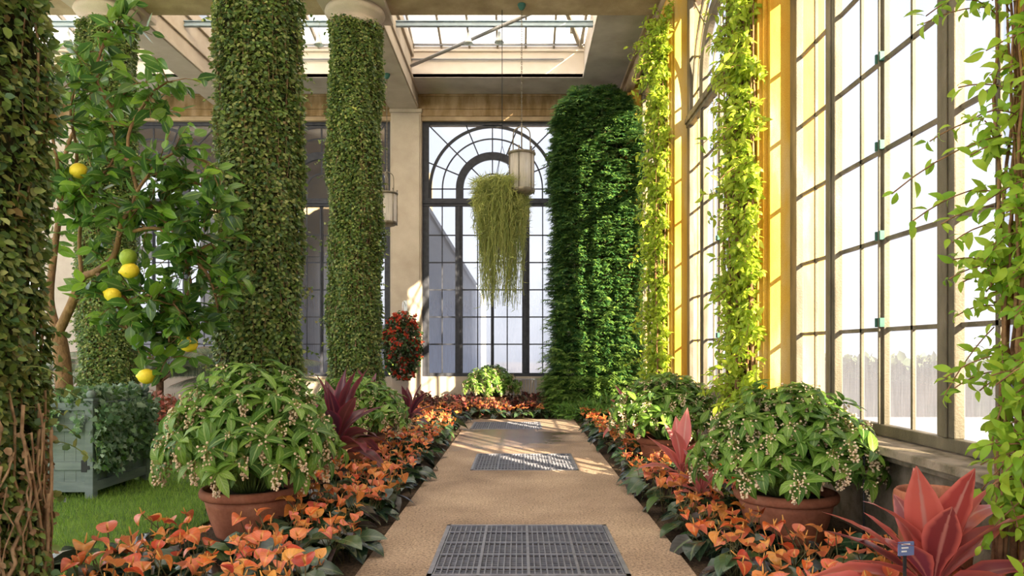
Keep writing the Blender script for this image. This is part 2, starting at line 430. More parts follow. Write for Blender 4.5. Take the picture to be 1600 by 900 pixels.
    def build(s, name, mats, parent=None, bevel=0.0):
        me = bpy.data.meshes.new(name)
        v = np.concatenate(s.v)
        me.vertices.add(len(v))
        me.vertices.foreach_set('co', v.astype(np.float32).ravel())
        li = np.concatenate([f.ravel() for f, _, _ in s.f])
        tot = np.concatenate([np.full(len(f), f.shape[1]) for f, _, _ in s.f])
        mi = np.concatenate([np.full(len(f), m) for f, m, _ in s.f])
        sm = np.concatenate([np.full(len(f), k) for f, _, k in s.f])
        me.loops.add(len(li))
        me.loops.foreach_set('vertex_index', li.astype(np.int32))
        me.polygons.add(len(tot))
        st = np.concatenate([[0], np.cumsum(tot)[:-1]])
        me.polygons.foreach_set('loop_start', st.astype(np.int32))
        me.polygons.foreach_set('loop_total', tot.astype(np.int32))
        me.polygons.foreach_set('material_index', mi.astype(np.int32))
        me.polygons.foreach_set('use_smooth', sm.astype(bool))
        me.update(calc_edges=True)
        if any(len(c) and c[0][2] == 0 for c in s.c):
            at_ = me.attributes.new('leafco', 'FLOAT_VECTOR', 'POINT')
            at_.data.foreach_set('vector', np.concatenate(s.c).astype(np.float32).ravel())
        for m in (mats if isinstance(mats, (list, tuple)) else [mats]):
            me.materials.append(m)
        o = bpy.data.objects.new(name, me)
        COL.objects.link(o)
        if parent:
            o.parent = parent
        if bevel:
            b = o.modifiers.new('edge', 'BEVEL')
            b.width = bevel
            b.segments = 2
            b.limit_method = 'ANGLE'
        return o


def strip(n, prof, bend=0.6, fold=0.15, wave=0.0, twist=0.0):
    """a leaf blade of length 1 along +Y: half widths prof[0..n], bending down by `bend` radians"""
    V, y, z = [], 0.0, 0.0
    for i in range(n + 1):
        t = i / n
        if i:
            th = -bend * (t - 0.5 / n)
            y += math.cos(th) / n
            z += math.sin(th) / n
        w = prof[i]
        wz = wave * (1 if i % 2 else -1) * w
        tw = twist * t
        for sx in (-1, 0, 1):
            V.append((sx * w * math.cos(tw), y, z + (fold * w + wz * sx if sx else 0) + sx * w * math.sin(tw)))
    Q = []
    for i in range(n):
        a = i * 3
        Q += [(a, a + 1, a + 4, a + 3), (a + 1, a + 2, a + 5, a + 4)]
    return np.array(V), np.array(Q)


# small leaf: two folded quads
T_SMALL = (np.array([(0, 0, 0), (0.36, 0.22, .07), (0.34, 0.62, .05), (0, 1, -.08), (-0.34, 0.62, .05), (-0.36, 0.22, .07)], float), np.array([(0, 1, 2, 3), (0, 3, 4, 5)]))
T_NEEDLE = (np.array([(-.07, 0, 0), (.07, 0, 0), (.13, .5, .06), (0, 1, -.06), (-.13, .5, .06)], float)[[0, 1, 2, 3, 4]], np.array([(0, 1, 2, 4), (4, 2, 3, 3)]))
T_NEEDLE = (np.array([(-.05, 0, 0), (.05, 0, 0), (.12, .5, .07), (.02, 1, -.1), (-.02, 1, -.1), (-.12, .5, .07)], float), np.array([(0, 1, 2, 5), (5, 2, 3, 4)]))
T_BLADE = (np.array([(-.04, 0, 0), (.04, 0, 0), (.03, .55, .05), (.004, 1, .2), (-.004, 1, .2), (-.03, .55, .05)], float), np.array([(0, 1, 2, 5), (5, 2, 3, 4)]))
T_IVY = (np.array([(0, 0, 0), (.22, -.1, .03), (.5, .1, 0), (.3, .38, .05), (.42, .62, 0), (.16, .62, .03), (0, 1, -.08), (-.16, .62, .03), (-.42, .62, 0), (-.3, .38, .05), (-.5, .1, 0), (-.22, -.1, .03)], float),
         np.array([(0, 1, 2, 3), (0, 3, 4, 5), (0, 5, 6, 7), (0, 7, 8, 9), (0, 9, 10, 11)]))
T_LEMON = [strip(4, [.03, .24, .27, .19, .01], b, .25) for b in (0.3, 0.7, -0.2)]
T_SHRUB = [strip(5, [.02, .15, .20, .18, .11, .005], b, .22, w) for b, w in ((1.2, .05), (1.8, .06), (0.7, .04))]
T_ANTH = [strip(4, [.26, .40, .34, .20, .01], b, .18) for b in (0.5, 0.9)]
T_SPATHE = [strip(6, [.24, .44, .50, .46, .34, .18, .01], b, f) for b, f in ((1.2, .45), (0.6, .75), (1.8, .35), (2.3, .55))]
T_CORD = [strip(8, [.035, .045, .080, .125, .145, .135, .10, .055, .003], b, f, 0.05, tw) for b, f, tw in ((0.3, .35, .3), (0.7, .25, -.3), (1.2, .3, .2), (1.7, .2, -.4))]
T_PALM = strip(3, [.012, .02, .015, .002], 0.5, 0.0)


def tag(o, label=None, cat=None, group=None, kind=None):
    for k, v in (('label', label), ('category', cat), ('group', group), ('kind', kind)):
        if v:
            o[k] = v
    return o


def empty(name, loc=(0, 0, 0), rz=0.0, label=None, cat=None, group=None, kind=None):
    o = bpy.data.objects.new(name, None)
    o.empty_display_size = 0.1
    COL.objects.link(o)
    o.location = loc
    o.rotation_euler = (0, 0, rz)
    return tag(o, label, cat, group, kind)


KIDS = {}


def kids(o):
    return [c for c in bpy.data.objects if c.parent == o]


def copy_tree(o, tree=None):
    """copy of a thing with copies of its parts and sub-parts; tree = cached [(part, [sub-parts])]"""
    if tree is None:
        tree = [(c, kids(c)) for c in kids(o)]
    r = o.copy()
    COL.objects.link(r)
    for c, subs in tree:
        k = c.copy()
        COL.objects.link(k)
        k.parent = r
        for g in subs:
            q = g.copy()
            COL.objects.link(q)
            q.parent = k
    return r


def rdir(n, up=0.0, spread=1.0):
    v = rng.normal(size=(n, 3)) * spread
    v[:, 2] += up
    return unit(v)


def struct(mb, name, mats, bevel=0.0, label=None):
    o = mb.build(name, mats, None, bevel)
    o['kind'] = 'structure'
    if label:
        o['label'] = label
    return o


# ------------------------------------------------------------------ setting: ground, path, lawn
EW = 20.5           # face of the end wall
RWX = 3.26          # glass plane of the right wall
LX, RX = -1.17, 1.26
GR = [(-0.663, 0.793, 5.0, 6.46), (-0.663, 0.793, 9.42, 10.92), (-1.02, 0.46, 14.38, 15.78)]
mb = MB()
mb.box(-16, 3.6, -9, 21, -0.5, -0.34)
mb.box(-2.95, LX - .0, -9, EW, -0.34, -0.03)
mb.box(RX, 3.3, -9, EW, -0.34, -0.03)
mb.box(LX, RX, 16.45, EW, -0.34, -0.03)
mb.box(-13.4, -2.95, 14.4, EW, -0.34, -0.03)
struct(mb, 'ground', M['soil'])
mb = MB()
ys = [-9, 5.0, 6.46, 9.42, 10.92, 12.38]
mb.box(LX, RX, -9, 5.0, -.34, 0)
for (x0, x1, y0, y1) in GR[:2]:
    mb.box(LX, x0, y0, y1, -.34, 0)
    mb.box(x1, RX, y0, y1, -.34, 0)
mb.box(LX, RX, 6.46, 9.42, -.34, 0)
mb.box(LX, RX, 10.92, 12.375, -.34, 0)
mb.box(LX, RX, 12.39, 14.38, -.34, 0)
x0, x1, y0, y1 = GR[2]
mb.box(LX - .1, x0, y0, y1, -.34, 0)
mb.box(x1, RX, y0, y1, -.34, 0)
mb.box(LX - .25, RX, 15.78, 16.45, -.34, 0)
struct(mb, 'floor', M['path'])
mb = MB()
mb.box(-16, -2.95, -9, 14.4, -0.34, -0.01)
tag(mb.build('lawn', M['turf']), kind='structure')
n = 90000
p = np.stack([rng.uniform(-8.5, -2.93, n), rng.uniform(3.2, 13.5, n), np.full(n, -0.015)], 1)
p = p[p[:, 1] > 2.6 + 0.0 * p[:, 0]]
mb = MB()
mb.leaves(T_BLADE, p, rdir(len(p), 2.2, 0.6), rdir(len(p), 0, 1), rng.uniform(.035, .075, len(p)))
tag(mb.build('grass', M['grassblade']), 'short green lawn grass between the planter and the flower bed', 'grass', kind='stuff')
# outside
mb = MB()
mb.box(3.6, 90, -60, 90, -.6, -.4)
mb.box(-60, 90, 21.2, 120, -.6, -.4)
struct(mb, 'outside_ground', M['ext_ground'])
mb = MB()
n = 9000
p = np.stack([rng.uniform(24, 26, n), rng.uniform(-30, 70, n), rng.uniform(-.4, 1.0, n)], 1)
mb.leaves(T_SMALL, p, rdir(n), rdir(n), rng.uniform(.4, .7, n))
mb.box(24.4, 25.6, -30, 70, -.4, .8)
tag(mb.build('outside_hedge', M['hedge']), 'blurred clipped hedge far outside the fogged right windows', 'hedge', kind='stuff')

# ------------------------------------------------------------------ walls, beams, ceiling
WH = 2.05           # half width of a window opening
WZ0, WZ1 = 0.85, 8.30
ECX = [-0.80, -5.82, -10.75]
mb = MB()
edges = [-14.0]
for cx in sorted(ECX):
    edges += [cx - WH, cx + WH]
edges += [3.6]
for i in range(0, len(edges), 2):
    mb.box(edges[i], edges[i + 1], EW, EW + .6, -.34, WZ1)
for cx in ECX:
    mb.box(cx - WH, cx + WH, EW, EW + .6, -.34, WZ0)
struct(mb, 'wall_end', M['stone_pale'])
mb = MB()
mb.box(-14, 3.6, EW, EW + .6, WZ1, 9.4)
struct(mb, 'wall_end_lintel', M['stone'])
mb = MB()
mb.box(-14, 3.0, EW - .06, EW, 8.62, 9.05)
mb.box(-14, 3.0, EW - .10, EW, 8.98, 9.05)
mb.box(-14, 3.0, EW - .04, EW, 8.42, 8.62)
struct(mb, 'trim_1', M['frieze'], .015)
for k, x in enumerate((-3.3, -8.33, 1.75)):
    mb = MB()
    mb.box(x - .44, x + .44, EW - .09, EW, -.34, 8.6)
    mb.box(x - .40, x + .40, EW - .13, EW - .09, -.34, 8.45)
    mb.box(x - .47, x + .47, EW - .16, EW, 8.5, 8.6)
    struct(mb, 'trim_%d' % (k + 2), M['stone_pale'], .012)
PIERS = [18.95, 13.9, 8.8, 3.7]
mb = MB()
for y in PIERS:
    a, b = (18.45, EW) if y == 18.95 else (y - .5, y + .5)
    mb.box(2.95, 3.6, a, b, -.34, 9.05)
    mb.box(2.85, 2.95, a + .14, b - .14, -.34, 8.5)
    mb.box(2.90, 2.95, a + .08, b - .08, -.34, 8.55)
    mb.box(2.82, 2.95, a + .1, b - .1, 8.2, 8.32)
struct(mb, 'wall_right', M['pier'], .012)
mb = MB()
mb.box(3.0, 3.6, -9, 3.25, -.34, 9.05)  # unseen stretch, closed without windows to keep sun off the path and beds
mb.box(2.96, 3.0, -9, 3.2, -.34, .5)
struct(mb, 'wall_right_near_sun_block', M['stone_pale'], .012)
mb = MB()
for y in PIERS[1:]:
    mb.box(3.08, 3.6, y + .5, y + 4.6, -.34, WZ0 - .08)
    mb.box(3.12, 3.6, y + .5, y + 4.6, WZ1, 9.05)
struct(mb, 'wall_right_infill', M['ledge'])
mb = MB()
for y in PIERS[1:]:
    mb.box(2.86, 3.3, y + .5, y + 4.6, WZ0 - .08, WZ0 - .01)
    mb.box(2.95, 3.3, y + .5, y + 4.6, WZ0 - .14, WZ0 - .08)
struct(mb, 'trim_7', M['ledge'], .01)
mb = MB()
mb.box(2.92, 3.1, -9, EW, 8.62, 9.05)
mb.box(2.84, 3.1, -9, EW, 8.95, 9.05)
mb.tube([(2.90, y, 8.52) for y in np.linspace(-9, EW - .05, 12)], .11, 14)
struct(mb, 'trim_8', M['stone'])

LB = [(-3.75, -2.95), (-8.72, -8.0), (-13.9, -13.3)]
TB = [14.25, 9.1, 4.0, -1.1, -6.2]
for k, (a, b) in enumerate(LB):
    mb = MB()
    mb.box(a, b, -9, EW, 8.6, 9.9)
    for j in (a, b):
        s = 1 if j == b else -1
        mb.box(min(j, j + s * .03), max(j, j + s * .03), -9, EW - .17, 8.61, 8.72)
        mb.box(min(j, j + s * .05), max(j, j + s * .05), -9, EW - .12, 9.04, 9.10)
        mb.box(min(j, j + s * .07), max(j, j + s * .07), -9, EW - .12, 9.62, 9.89)
    struct(mb, 'ceiling_beam', M['stone_pale'] if k < 2 else M['stone'], .012)
for y in TB:
    mb = MB()
    mb.box(-13.6, 2.95, y - .4, y + .4, 8.6, 9.9)
    mb.box(-13.58, 2.94, y - .43, y + .43, 8.59, 8.66)
    struct(mb, 'ceiling_beam', M['stone'], .012)
mb = MB()
mb.box(1.75, 3.2, -9, EW, 9.05, 9.15)
mb.box(-13.6, 1.75, 19.2, EW, 9.05, 9.15)
for y in TB[1:]:
    mb.box(-13.6, 1.75, y + 4.5, y + 4.8, 9.05, 9.15)
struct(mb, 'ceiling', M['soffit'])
mb = MB()
mb.box(1.75, 1.85, -9, 19.3, 9.051, 9.9)
mb.box(1.72, 1.75, 14.6, 19.2, 9.06, 9.12)
for (x0, x1) in ((-2.95, 1.75), (-8.0, -3.75), (-13.3, -8.72)):
    mb.box(x0, x1, 19.2, 19.35, 9.051, 9.8)
    mb.box(x0, x1, 19.12, 19.2, 9.74, 9.8)
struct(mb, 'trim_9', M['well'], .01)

# skylights over the far bays and the near ones
def zroof(y, y1=19.2, z1=9.85, s=0.25):
    return z1 + (y1 - y) * s


sky_n = 0
for (x0, x1) in ((-2.95, 1.75), (-8.0, -3.75), (-13.3, -8.72)):
    for (ya, yb) in ((14.65, 19.2), (9.5, 13.6), (4.4, 8.5), (-.7, 3.4), (-5.8, -1.7)):
        near = yb < 19
        if near and x0 < -9:
            continue
        sky_n += 1
        root = empty('skylight', ((x0 + x1) / 2, (ya + yb) / 2, 9.85), kind='structure')
        ox, oy, oz = root.location
        mb = MB()
        n = int(round((x1 - x0) / .78))
        for i in range(n + 1):
            x = x0 + .06 + (x1 - x0 - .12) * i / n - ox
            mb.bar((x, yb - oy, .02), (x, ya - oy - .2, (yb - ya + .2) * .25 + .02), .055, .12, (0, 0, 1))
        for t in ((0, .33, .66, 1) if near else (0, .95)):
            y = yb + (ya - yb) * t
            mb.bar((x0 - ox, y - oy, (yb - y) * .25), (x1 - ox, y - oy, (yb - y) * .25), .05, .09, (0, 0, 1))
        mb.build('rafter_frame', M['rafter'], root)
        mb = MB()
        e = (yb - ya + .2) * .25 + .09
        mb.add([(x0 - ox, yb - oy, .09), (x1 - ox, yb - oy, .09), (x1 - ox, ya - .2 - oy, e), (x0 - ox, ya - .2 - oy, e),
                (x0 - ox, ya - .2 - oy, .05), (x1 - ox, ya - .2 - oy, .05), (x0 - ox, yb - oy, .05), (x1 - ox, yb - oy, .05)],
               [(0, 1, 2, 3), (3, 2, 5, 4), (0, 3, 4, 6), (1, 7, 5, 2)])
        mb.build('glass', M['glass_roof'], root)
# steel tie, pipes and the corner truss under the near-side glazing
for (x0, x1) in ((-2.95, 1.75), (-8.0, -3.75), (-13.3, -8.72)):
    t = empty('steel_tie_beam', ((x0 + x1) / 2, 16.8, 9.4), kind='structure')
    mb = MB()
    w = (x1 - x0) / 2
    mb.box(-w, w, -.05, .05, -.065, -.045)
    mb.box(-w, w, -.05, .05, .045, .065)
    mb.box(-w, w, -.008, .008, -.05, .05)
    mb.build('web', M['steel'], t)
    mb = MB()
    mb.tube([(-w, 2.2, .46), (w, 2.2, .46)], .035, 8)
    mb.tube([(-w, 2.33, .12), (w - .55, 2.33, .12)], .025, 8)
    mb.build('pipe', M['pipe'], t)
mb = MB()
mb.tube([(-2.92, 19.0, 9.29), (.30, 16.0, 9.29)], .045, 10)
tag(mb.build('brace_pipe', M['pipe']), 'long diagonal grey pipe bracing across the skylight well', 'pipe')
mb = MB()
mb.tube([(-8.72, 18.6, 9.5), (-10.6, 15.6, 9.5)], .045, 10)
tag(mb.build('brace_pipe', M['pipe']), 'short diagonal grey pipe behind the column by the lemon tree', 'pipe')
mb = MB()
mb.bar((.85, 16.3, 10.1), (1.62, 19.1, 9.9), .09, .12, (0, 0, 1))
mb.bar((.62, 15.2, 10.5), (1.62, 17.6, 10.0), .05, .06, (0, 0, 1))
mb.bar((1.35, 18.4, 9.9), (1.35, 18.4, 10.35), .07, .07, (0, 1, 0))
mb.bar((1.62, 18.9, 9.75), (1.62, 15.4, 9.75), .06, .06, (0, 0, 1))
o = struct(mb, 'skylight_corner_truss', M['rafter'])
# hanging bell lamps
lamp = None
for k, (px, py, d, lab) in enumerate([(732, 60, 17, 'white bell lamp under the skylight, just left of the long diagonal pipe'),
                                      (780, 58, 17, 'white bell lamp under the skylight nearest the lantern chain'),
                                      (498, 62, 17, 'white bell lamp under the skylight between the two tall ivy columns'),
                                      (107, 58, 17, 'white bell lamp in the skylight beside the column behind the lemon tree')]):
    x, y, z = at(px, py, d)
    if lamp is None:
        lamp = empty('hanging_bell_lamp')
        mb = MB()
        mb.lathe([(.0, .13), (.03, .13), (.045, .10), (.05, .03), (.075, -.06), (.12, -.13), (.11, -.13), (.06, -.05), (.0, .02)], 20)
        mb.build('shade', M['lampwhite'], lamp)
        mb = MB()
        mb.tube([(0, 0, .12), (0, 0, .34)], .012, 6)
        mb.tube([(-.45, 0, .33), (.45, 0, .33)], .02, 8)
        mb.build('conduit', M['lampwhite'], lamp)
        o = lamp
    else:
        o = copy_tree(lamp)
    o.location = (x, y, z)
    tag(o, lab, 'lamp', 'bell lamps under the skylights')

# ------------------------------------------------------------------ windows
def make_window(name, fm, gm):
    root = empty(name, kind='structure')
    ZB, ZT, ZC = .95, 8.21, 6.35
    mb = MB()
    mb.box(-2.05, -1.86, 0, .085, WZ0, WZ1)
    mb.box(1.86, 2.05, 0, .085, WZ0, WZ1)
    mb.box(-1.86, 1.86, 0, .085, WZ0, ZB)
    mb.box(-1.86, 1.86, 0, .085, ZT, WZ1)
    mb.box(-2.05, 2.05, -.02, .095, 5.83, 6.06)
    mb.box(-2.05, 2.05, -.05, .10, 5.90, 5.99)
    for s in (-1, 1):
        a, b = sorted((s * .87, s * 1.09))
        mb.box(a, b, 0, .085, ZB, 5.83)
        mb.box(a + .07, b - .07, -.02, 0, ZB, 5.83)
    mb.arc(0, ZC, .85, 1.07, 0, PI, -.02, .095, 40)
    for s in (-1, 1):
        a, b = sorted((s * .85, s * 1.07))
        mb.box(a, b, -.02, .095, 6.06, ZC)
    mb.build('frame', fm, root, .012)
    mb = MB()
    for z in (1.79, 2.59, 3.39, 4.19, 4.99):
        for a, b in ((-1.86, -1.09), (-.87, .87), (1.09, 1.86)):
            mb.box(a, b, .052, .082, z - .018, z + .018)
    for x in (-1.475, 1.475, -.435, .435):
        mb.box(x - .016, x + .016, .052, .082, ZB, 5.83)
    mb.box(-.045, .045, .03, .085, ZB, 5.83)
    mb.box(-.012, .012, 0, .03, ZB, 5.83)
    for r in (1.83, 1.47, .44):
        w = .045 if r > 1.8 else .02
        mb.arc(0, ZC, r - w, r + w, 0, PI, .052, .082, 40)
        for s in (-1, 1):
            mb.box(s * r - w, s * r + w, .052, .082, 6.06, ZC)
    for s in (-1, 1):
        mb.box(min(s * 1.07, s * 1.86), max(s * 1.07, s * 1.86), .052, .082, ZC - .016, ZC + .016)
        mb.box(min(s * .44, s * .85), max(s * .44, s * .85), .052, .082, ZC - .016, ZC + .016)
    for a in (22.5, 45, 67.5, 90, 112.5, 135, 157.5):
        c, s = math.cos(math.radians(a)), math.sin(math.radians(a))
        r2 = min(1.86 / max(abs(c), 1e-6), 1.86 / max(s, 1e-6))
        mb.bar((1.06 * c, .065, ZC + 1.06 * s), (r2 * c, .065, ZC + r2 * s), .034, .03, (0, 1, 0))
        if a in (45, 90, 135):
            mb.bar((.44 * c, .065, ZC + .44 * s), (.86 * c, .065, ZC + .86 * s), .034, .03, (0, 1, 0))
    mb.build('glazing_bars', fm, root)
    mb = MB()
    mb.add([(-1.95, .075, .9), (1.95, .075, .9), (1.95, .075, 8.25), (-1.95, .075, 8.25)], [(0, 1, 2, 3)])
    mb.build('glass', gm, root)
    return root


w0 = make_window('window_1', M['iron'], M['glass_end'])
w0.location = (ECX[0], EW + .12, 0)
for i in (1, 2):
    o = copy_tree(w0)
    o.name = 'window_%d' % (i + 1)
    o.location = (ECX[i], EW + .12, 0)
wr = make_window('window_4', M['bronze'], M['glass_right'])
mb = MB()
for s in (-1, 1):
    for z in (1.85, 2.62, 3.42, 4.2):
        mb.box(s * .035 - .012, s * .035 + .012, -.01, .03, z - .04, z + .04)
mb.build('hinge', M['verdigris'], wr)
wr.rotation_euler = (0, 0, -PI / 2)
wr.location = (RWX - .075, 6.25, 0)
for i, y in enumerate((11.35, 16.4)):
    o = copy_tree(wr)
    o.name = 'window_%d' % (i + 5)
    o.location = (RWX - .075, y, 0)

# the neighbouring house seen through the left end windows, and its sloping roof
mb = MB()
mb.box(-16, -3.6, 27.0, 27.4, -.4, 2.6)
mb.box(-16, -3.6, 21.2, 27.0, -.4, -.3)
mb.box(-16, -3.6, 27.0, 27.4, 8.4, 9.6)
for x in (-16, -12.2, -8.4, -4.6):
    mb.box(x, x + 1.2, 26.9, 27.5, 1.0, 8.4)
for cx in (-13.0 + .4, -9.0 + .2 + .4, -5.2 + .4):
    mb.arc(cx - .3, 5.8, 1.25, 1.6, 0, PI, 26.95, 27.3, 24)
mb.box(-16, -3.6, 26.8, 27.5, 5.2, 5.6)
mb.box(-3.9, -3.6, 21.2, 27.4, -.4, 7.0)
mb.box(-16, -3.6, 21.2, 27.4, 9.6, 9.8)
h = mb.build('neighbouring_hall', M['ext_wall'])
tag(h, 'tan stone hall with arches seen through the glass behind the ivy columns', 'building')
mb = MB()
pr = [(-3.58, 7.2), (-1.62, 4.0), (-1.62, -.4), (-3.58, -.4)]
mb.add([(x, 26.0, z) for x, z in pr] + [(x, 34, z) for x, z in pr], [(3, 2, 1, 0), (4, 5, 6, 7)] + [(i, (i + 1) % 4, 4 + (i + 1) % 4, 4 + i) for i in range(4)])
for x in np.arange(-3.4, -1.7, .55):
    mb.box(x - .025, x + .025, 25.95, 26.0, -.4, 3.9)
mb.bar((-3.58, 25.97, 7.24), (-1.60, 25.97, 4.02), .10, .1, (0, 1, 0))
tag(mb.build('lean_to_roof', M['ext_roof']), 'sloping grey glasshouse roof outside, low left in the end window', 'roof')

# ------------------------------------------------------------------ floor grates and the wall vent
for k, (x0, x1, y0, y1) in enumerate(GR):
    lab = ['large steel floor grate set in the path closest to the viewer', 'steel floor grate halfway along the path',
           'steel floor grate at the far end of the path near the back pot'][k]
    cx, cy = (x0 + x1) / 2, (y0 + y1) / 2
    w, h = (x1 - x0) / 2, (y1 - y0) / 2
    g = empty('floor_grate', (cx, cy, 0), 0, lab, 'floor grate')
    mb = MB()
    for a, b, c, d in ((-w, w, -h, -h + .035), (-w, w, h - .035, h), (-w, -w + .035, -h, h), (w - .035, w, -h, h)):
        mb.box(a, b, c, d, -.05, .006)
    for i in (1, 2, 3):
        x = -w + 2 * w * i / 4
        mb.box(x - .011, x + .011, -h, h, -.04, .005)
    mb.build('frame', M['grate'], g)
    mb = MB()
    n = 32
    for i in range(1, n):
        x = -w + 2 * w * i / n
        mb.box(x - .0045, x + .0045, -h + .03, h - .03, -.03, .001)
    mb.build('bearing_bars', M['grate'], g)
    mb = MB()
    n = 30
    for i in range(1, n):
        y = -h + 2 * h * i / n
        wd, z = (.009, .003) if i % 7 == 4 else (.004, -.006)
        mb.box(-w + .03, w - .03, y - wd, y + wd, z - .012, z)
    mb.build('cross_rods', M['grate'], g)
    mb = MB()
    mb.box(-w, w, -h, h, -.34, -.30)
    for a, b, c, d in ((-w, w, -h, -h + .01), (-w, w, h - .01, h), (-w, -w + .01, -h, h), (w - .01, w, -h, h)):
        mb.box(a, b, c, d, -.3, -.05)
    mb.build('pit', M['pit'], g)
v = empty('wall_vent', (.12, EW, .55), 0, 'small slatted metal vent low on the end wall', 'vent')
mb = MB()
for i in range(9):
    mb.box(-.33 + i * .08, -.30 + i * .08, -.03, 0, -.2, .2)
mb.build('louvre', M['pipe'], v)
mb = MB()
mb.box(-.38, .38, -.035, 0, .2, .24)
mb.box(-.38, .38, -.035, 0, -.24, -.2)
mb.box(-.38, -.345, -.035, 0, -.2, .2)
mb.box(.345, .38, -.035, 0, -.2, .2)
mb.build('frame', M['pipe'], v)

# ------------------------------------------------------------------ ivy columns
R0 = .47
col_root = empty('stone_column')
mb = MB()
mb.lathe([(.43, -.03), (.43, .12), (.41, .2), (.39, .26), (.385, 4), (.37, 8.12)], 40)
mb.build('shaft', M['stone_pale'], col_root)
mb = MB()
mb.lathe([(.41, 8.1), (.47, 8.13), (.47, 8.17), (.43, 8.19), (.43, 8.27), (.55, 8.33), (.60, 8.40), (.58, 8.46), (.5, 8.49)], 40)
mb.build('capital', M['stone_pale'], col_root)
mb = MB()
mb.box(-.66, .66, -.66, .66, 8.48, 8.6)
mb.build('abacus', M['stone_pale'], col_root, .012)


def wob(th, z):
    return .030 * np.sin(3 * th + 1.7 * z) + .025 * np.sin(5 * th - 2.3 * z + 1) + .02 * np.sin(2 * th + 4.1 * z + 2) + .018 * np.sin(9 * th + 6 * z)


fig_root = empty('climbing_fig')
mb = MB()
seg, rows = 64, 110
th = np.arange(seg) * 2 * PI / seg
zz = np.linspace(-.03, 8.12, rows)
TH, ZZ = np.meshgrid(th, zz)
rr = R0 - .025 + .7 * wob(TH, ZZ) + rng.uniform(-.012, .012, TH.shape)
f = [(i * seg + j, i * seg + (j + 1) % seg, (i + 1) * seg + (j + 1) % seg, (i + 1) * seg + j) for i in range(rows - 1) for j in range(seg)]
mb.add(np.stack([rr * np.cos(TH), rr * np.sin(TH), ZZ], 2).reshape(-1, 3), f, 0, True)
for k in range(40):
    a, z0 = rng.uniform(0, 2 * PI), rng.uniform(0, 3)
    zs = np.linspace(z0, z0 + rng.uniform(2, 5), 14)
    zs = zs[zs < 8.1]
    aa = a + np.cumsum(rng.uniform(-.06, .06, len(zs)))
    r = R0 + .01 + wob(aa, zs)
    if len(zs) > 3:
        mb.tube(np.stack([r * np.cos(aa), r * np.sin(aa), zs], 1), rng.uniform(.004, .009), 5, 1)
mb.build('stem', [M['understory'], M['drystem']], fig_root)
mb = MB()
n = 56000
th = rng.uniform(0, 2 * PI, n)
z = rng.uniform(.02, 8.18, n)
r = R0 + wob(th, z) + rng.uniform(-.02, .05, n) + .05 * (rng.uniform(size=n) > .97)
pos = np.stack([r * np.cos(th), r * np.sin(th), z], 1)
rad = np.stack([np.cos(th), np.sin(th), np.zeros(n)], 1)
d = unit(rad * .55 + rdir(n) * .7 + np.array((0, 0, -.55)))
nn = unit(rad + rdir(n) * .45 + np.array((0, 0, .45)))
mb.leaves(T_SMALL, pos, d, nn, rng.uniform(.035, .066, n))
# trailing sprays standing off the column
for k in range(90):
    a, z0 = rng.uniform(0, 2 * PI), rng.uniform(.6, 8.1)
    ln = rng.uniform(.12, .35)
    m = 9
    t = np.linspace(0, 1, m)
    r = R0 + .04 + ln * t * .8
    aa = a + rng.uniform(-.3, .3) * t
    zc = z0 - ln * .6 * t * t + .1 * t
    mb.tube(np.stack([r * np.cos(aa), r * np.sin(aa), zc], 1), .003, 4)
    mb.leaves(T_SMALL, np.stack([r * np.cos(aa), r * np.sin(aa), zc], 1), rdir(m, -.4), rdir(m, .8), rng.uniform(.04, .06, m))
mb.build('foliage', M['fig'], fig_root)
COLS = [((-3.36, 9.1), 0.0, 'front tall column wrapped in ivy right of the lemon tree', 'dense dark green fig ivy wrapping the thick column right of the lemon tree'),
        ((-3.33, 14.25), 1.9, 'ivy-wrapped column close to the wall pillar and the hanging lantern', 'fig ivy wrapping the narrower-looking column beside the left lantern'),
        ((-3.33, 4.0), 3.7, 'thick ivy-wrapped column standing nearest the viewer at the lawn edge', 'fig ivy with bare brown stems at its foot on the nearest column'),
        ((-8.35, 14.25), 5.0, 'ivy column with peach stone capital behind the lemon tree', 'sparse fig ivy on the column with bare capital behind the lemon tree')]
ctree = [(c, []) for c in kids(col_root)]
ftree = [(c, []) for c in kids(fig_root)]
for k, ((x, y), rz, la, lb) in enumerate(COLS):
    a = col_root if k == 0 else copy_tree(col_root, ctree)
    b = fig_root if k == 0 else copy_tree(fig_root, ftree)
    a.location = (x, y, 0)
    b.location = (x, y, 0)
    b.rotation_euler = (0, 0, rz)
    tag(a, la, 'column', 'columns along the left of the path')
    tag(b, lb, 'ivy', 'ivy on the columns')
    if k == 2:
        mb = MB()
        for q in range(150):
            a0 = rng.uniform(0, 2 * PI)
            zs = np.linspace(rng.uniform(-.02, .3), rng.uniform(.7, 1.4), 9)
            aa = a0 + np.cumsum(rng.uniform(-.12, .12, 9))
            r = R0 + .04 + rng.uniform(-.01, .06) + np.cumsum(rng.uniform(-.012, .012, 9))
            mb.tube(np.stack([r * np.cos(aa), r * np.sin(aa), zs], 1), rng.uniform(.004, .013), 5)
        n = 900
        th = rng.uniform(0, 2 * PI, n)
        z = rng.uniform(.0, 1.15, n)
        r = R0 + .05 + rng.uniform(0, .05, n)
        mb.leaves(T_SMALL, np.stack([r * np.cos(th), r * np.sin(th), z], 1), rdir(n, -.5), rdir(n, .3), rng.uniform(.03, .055, n))
        o = mb.build('dry_stem', M['drystem'], b)
        o['label'] = 'bare brown dried stems and dead leaves at the foot'

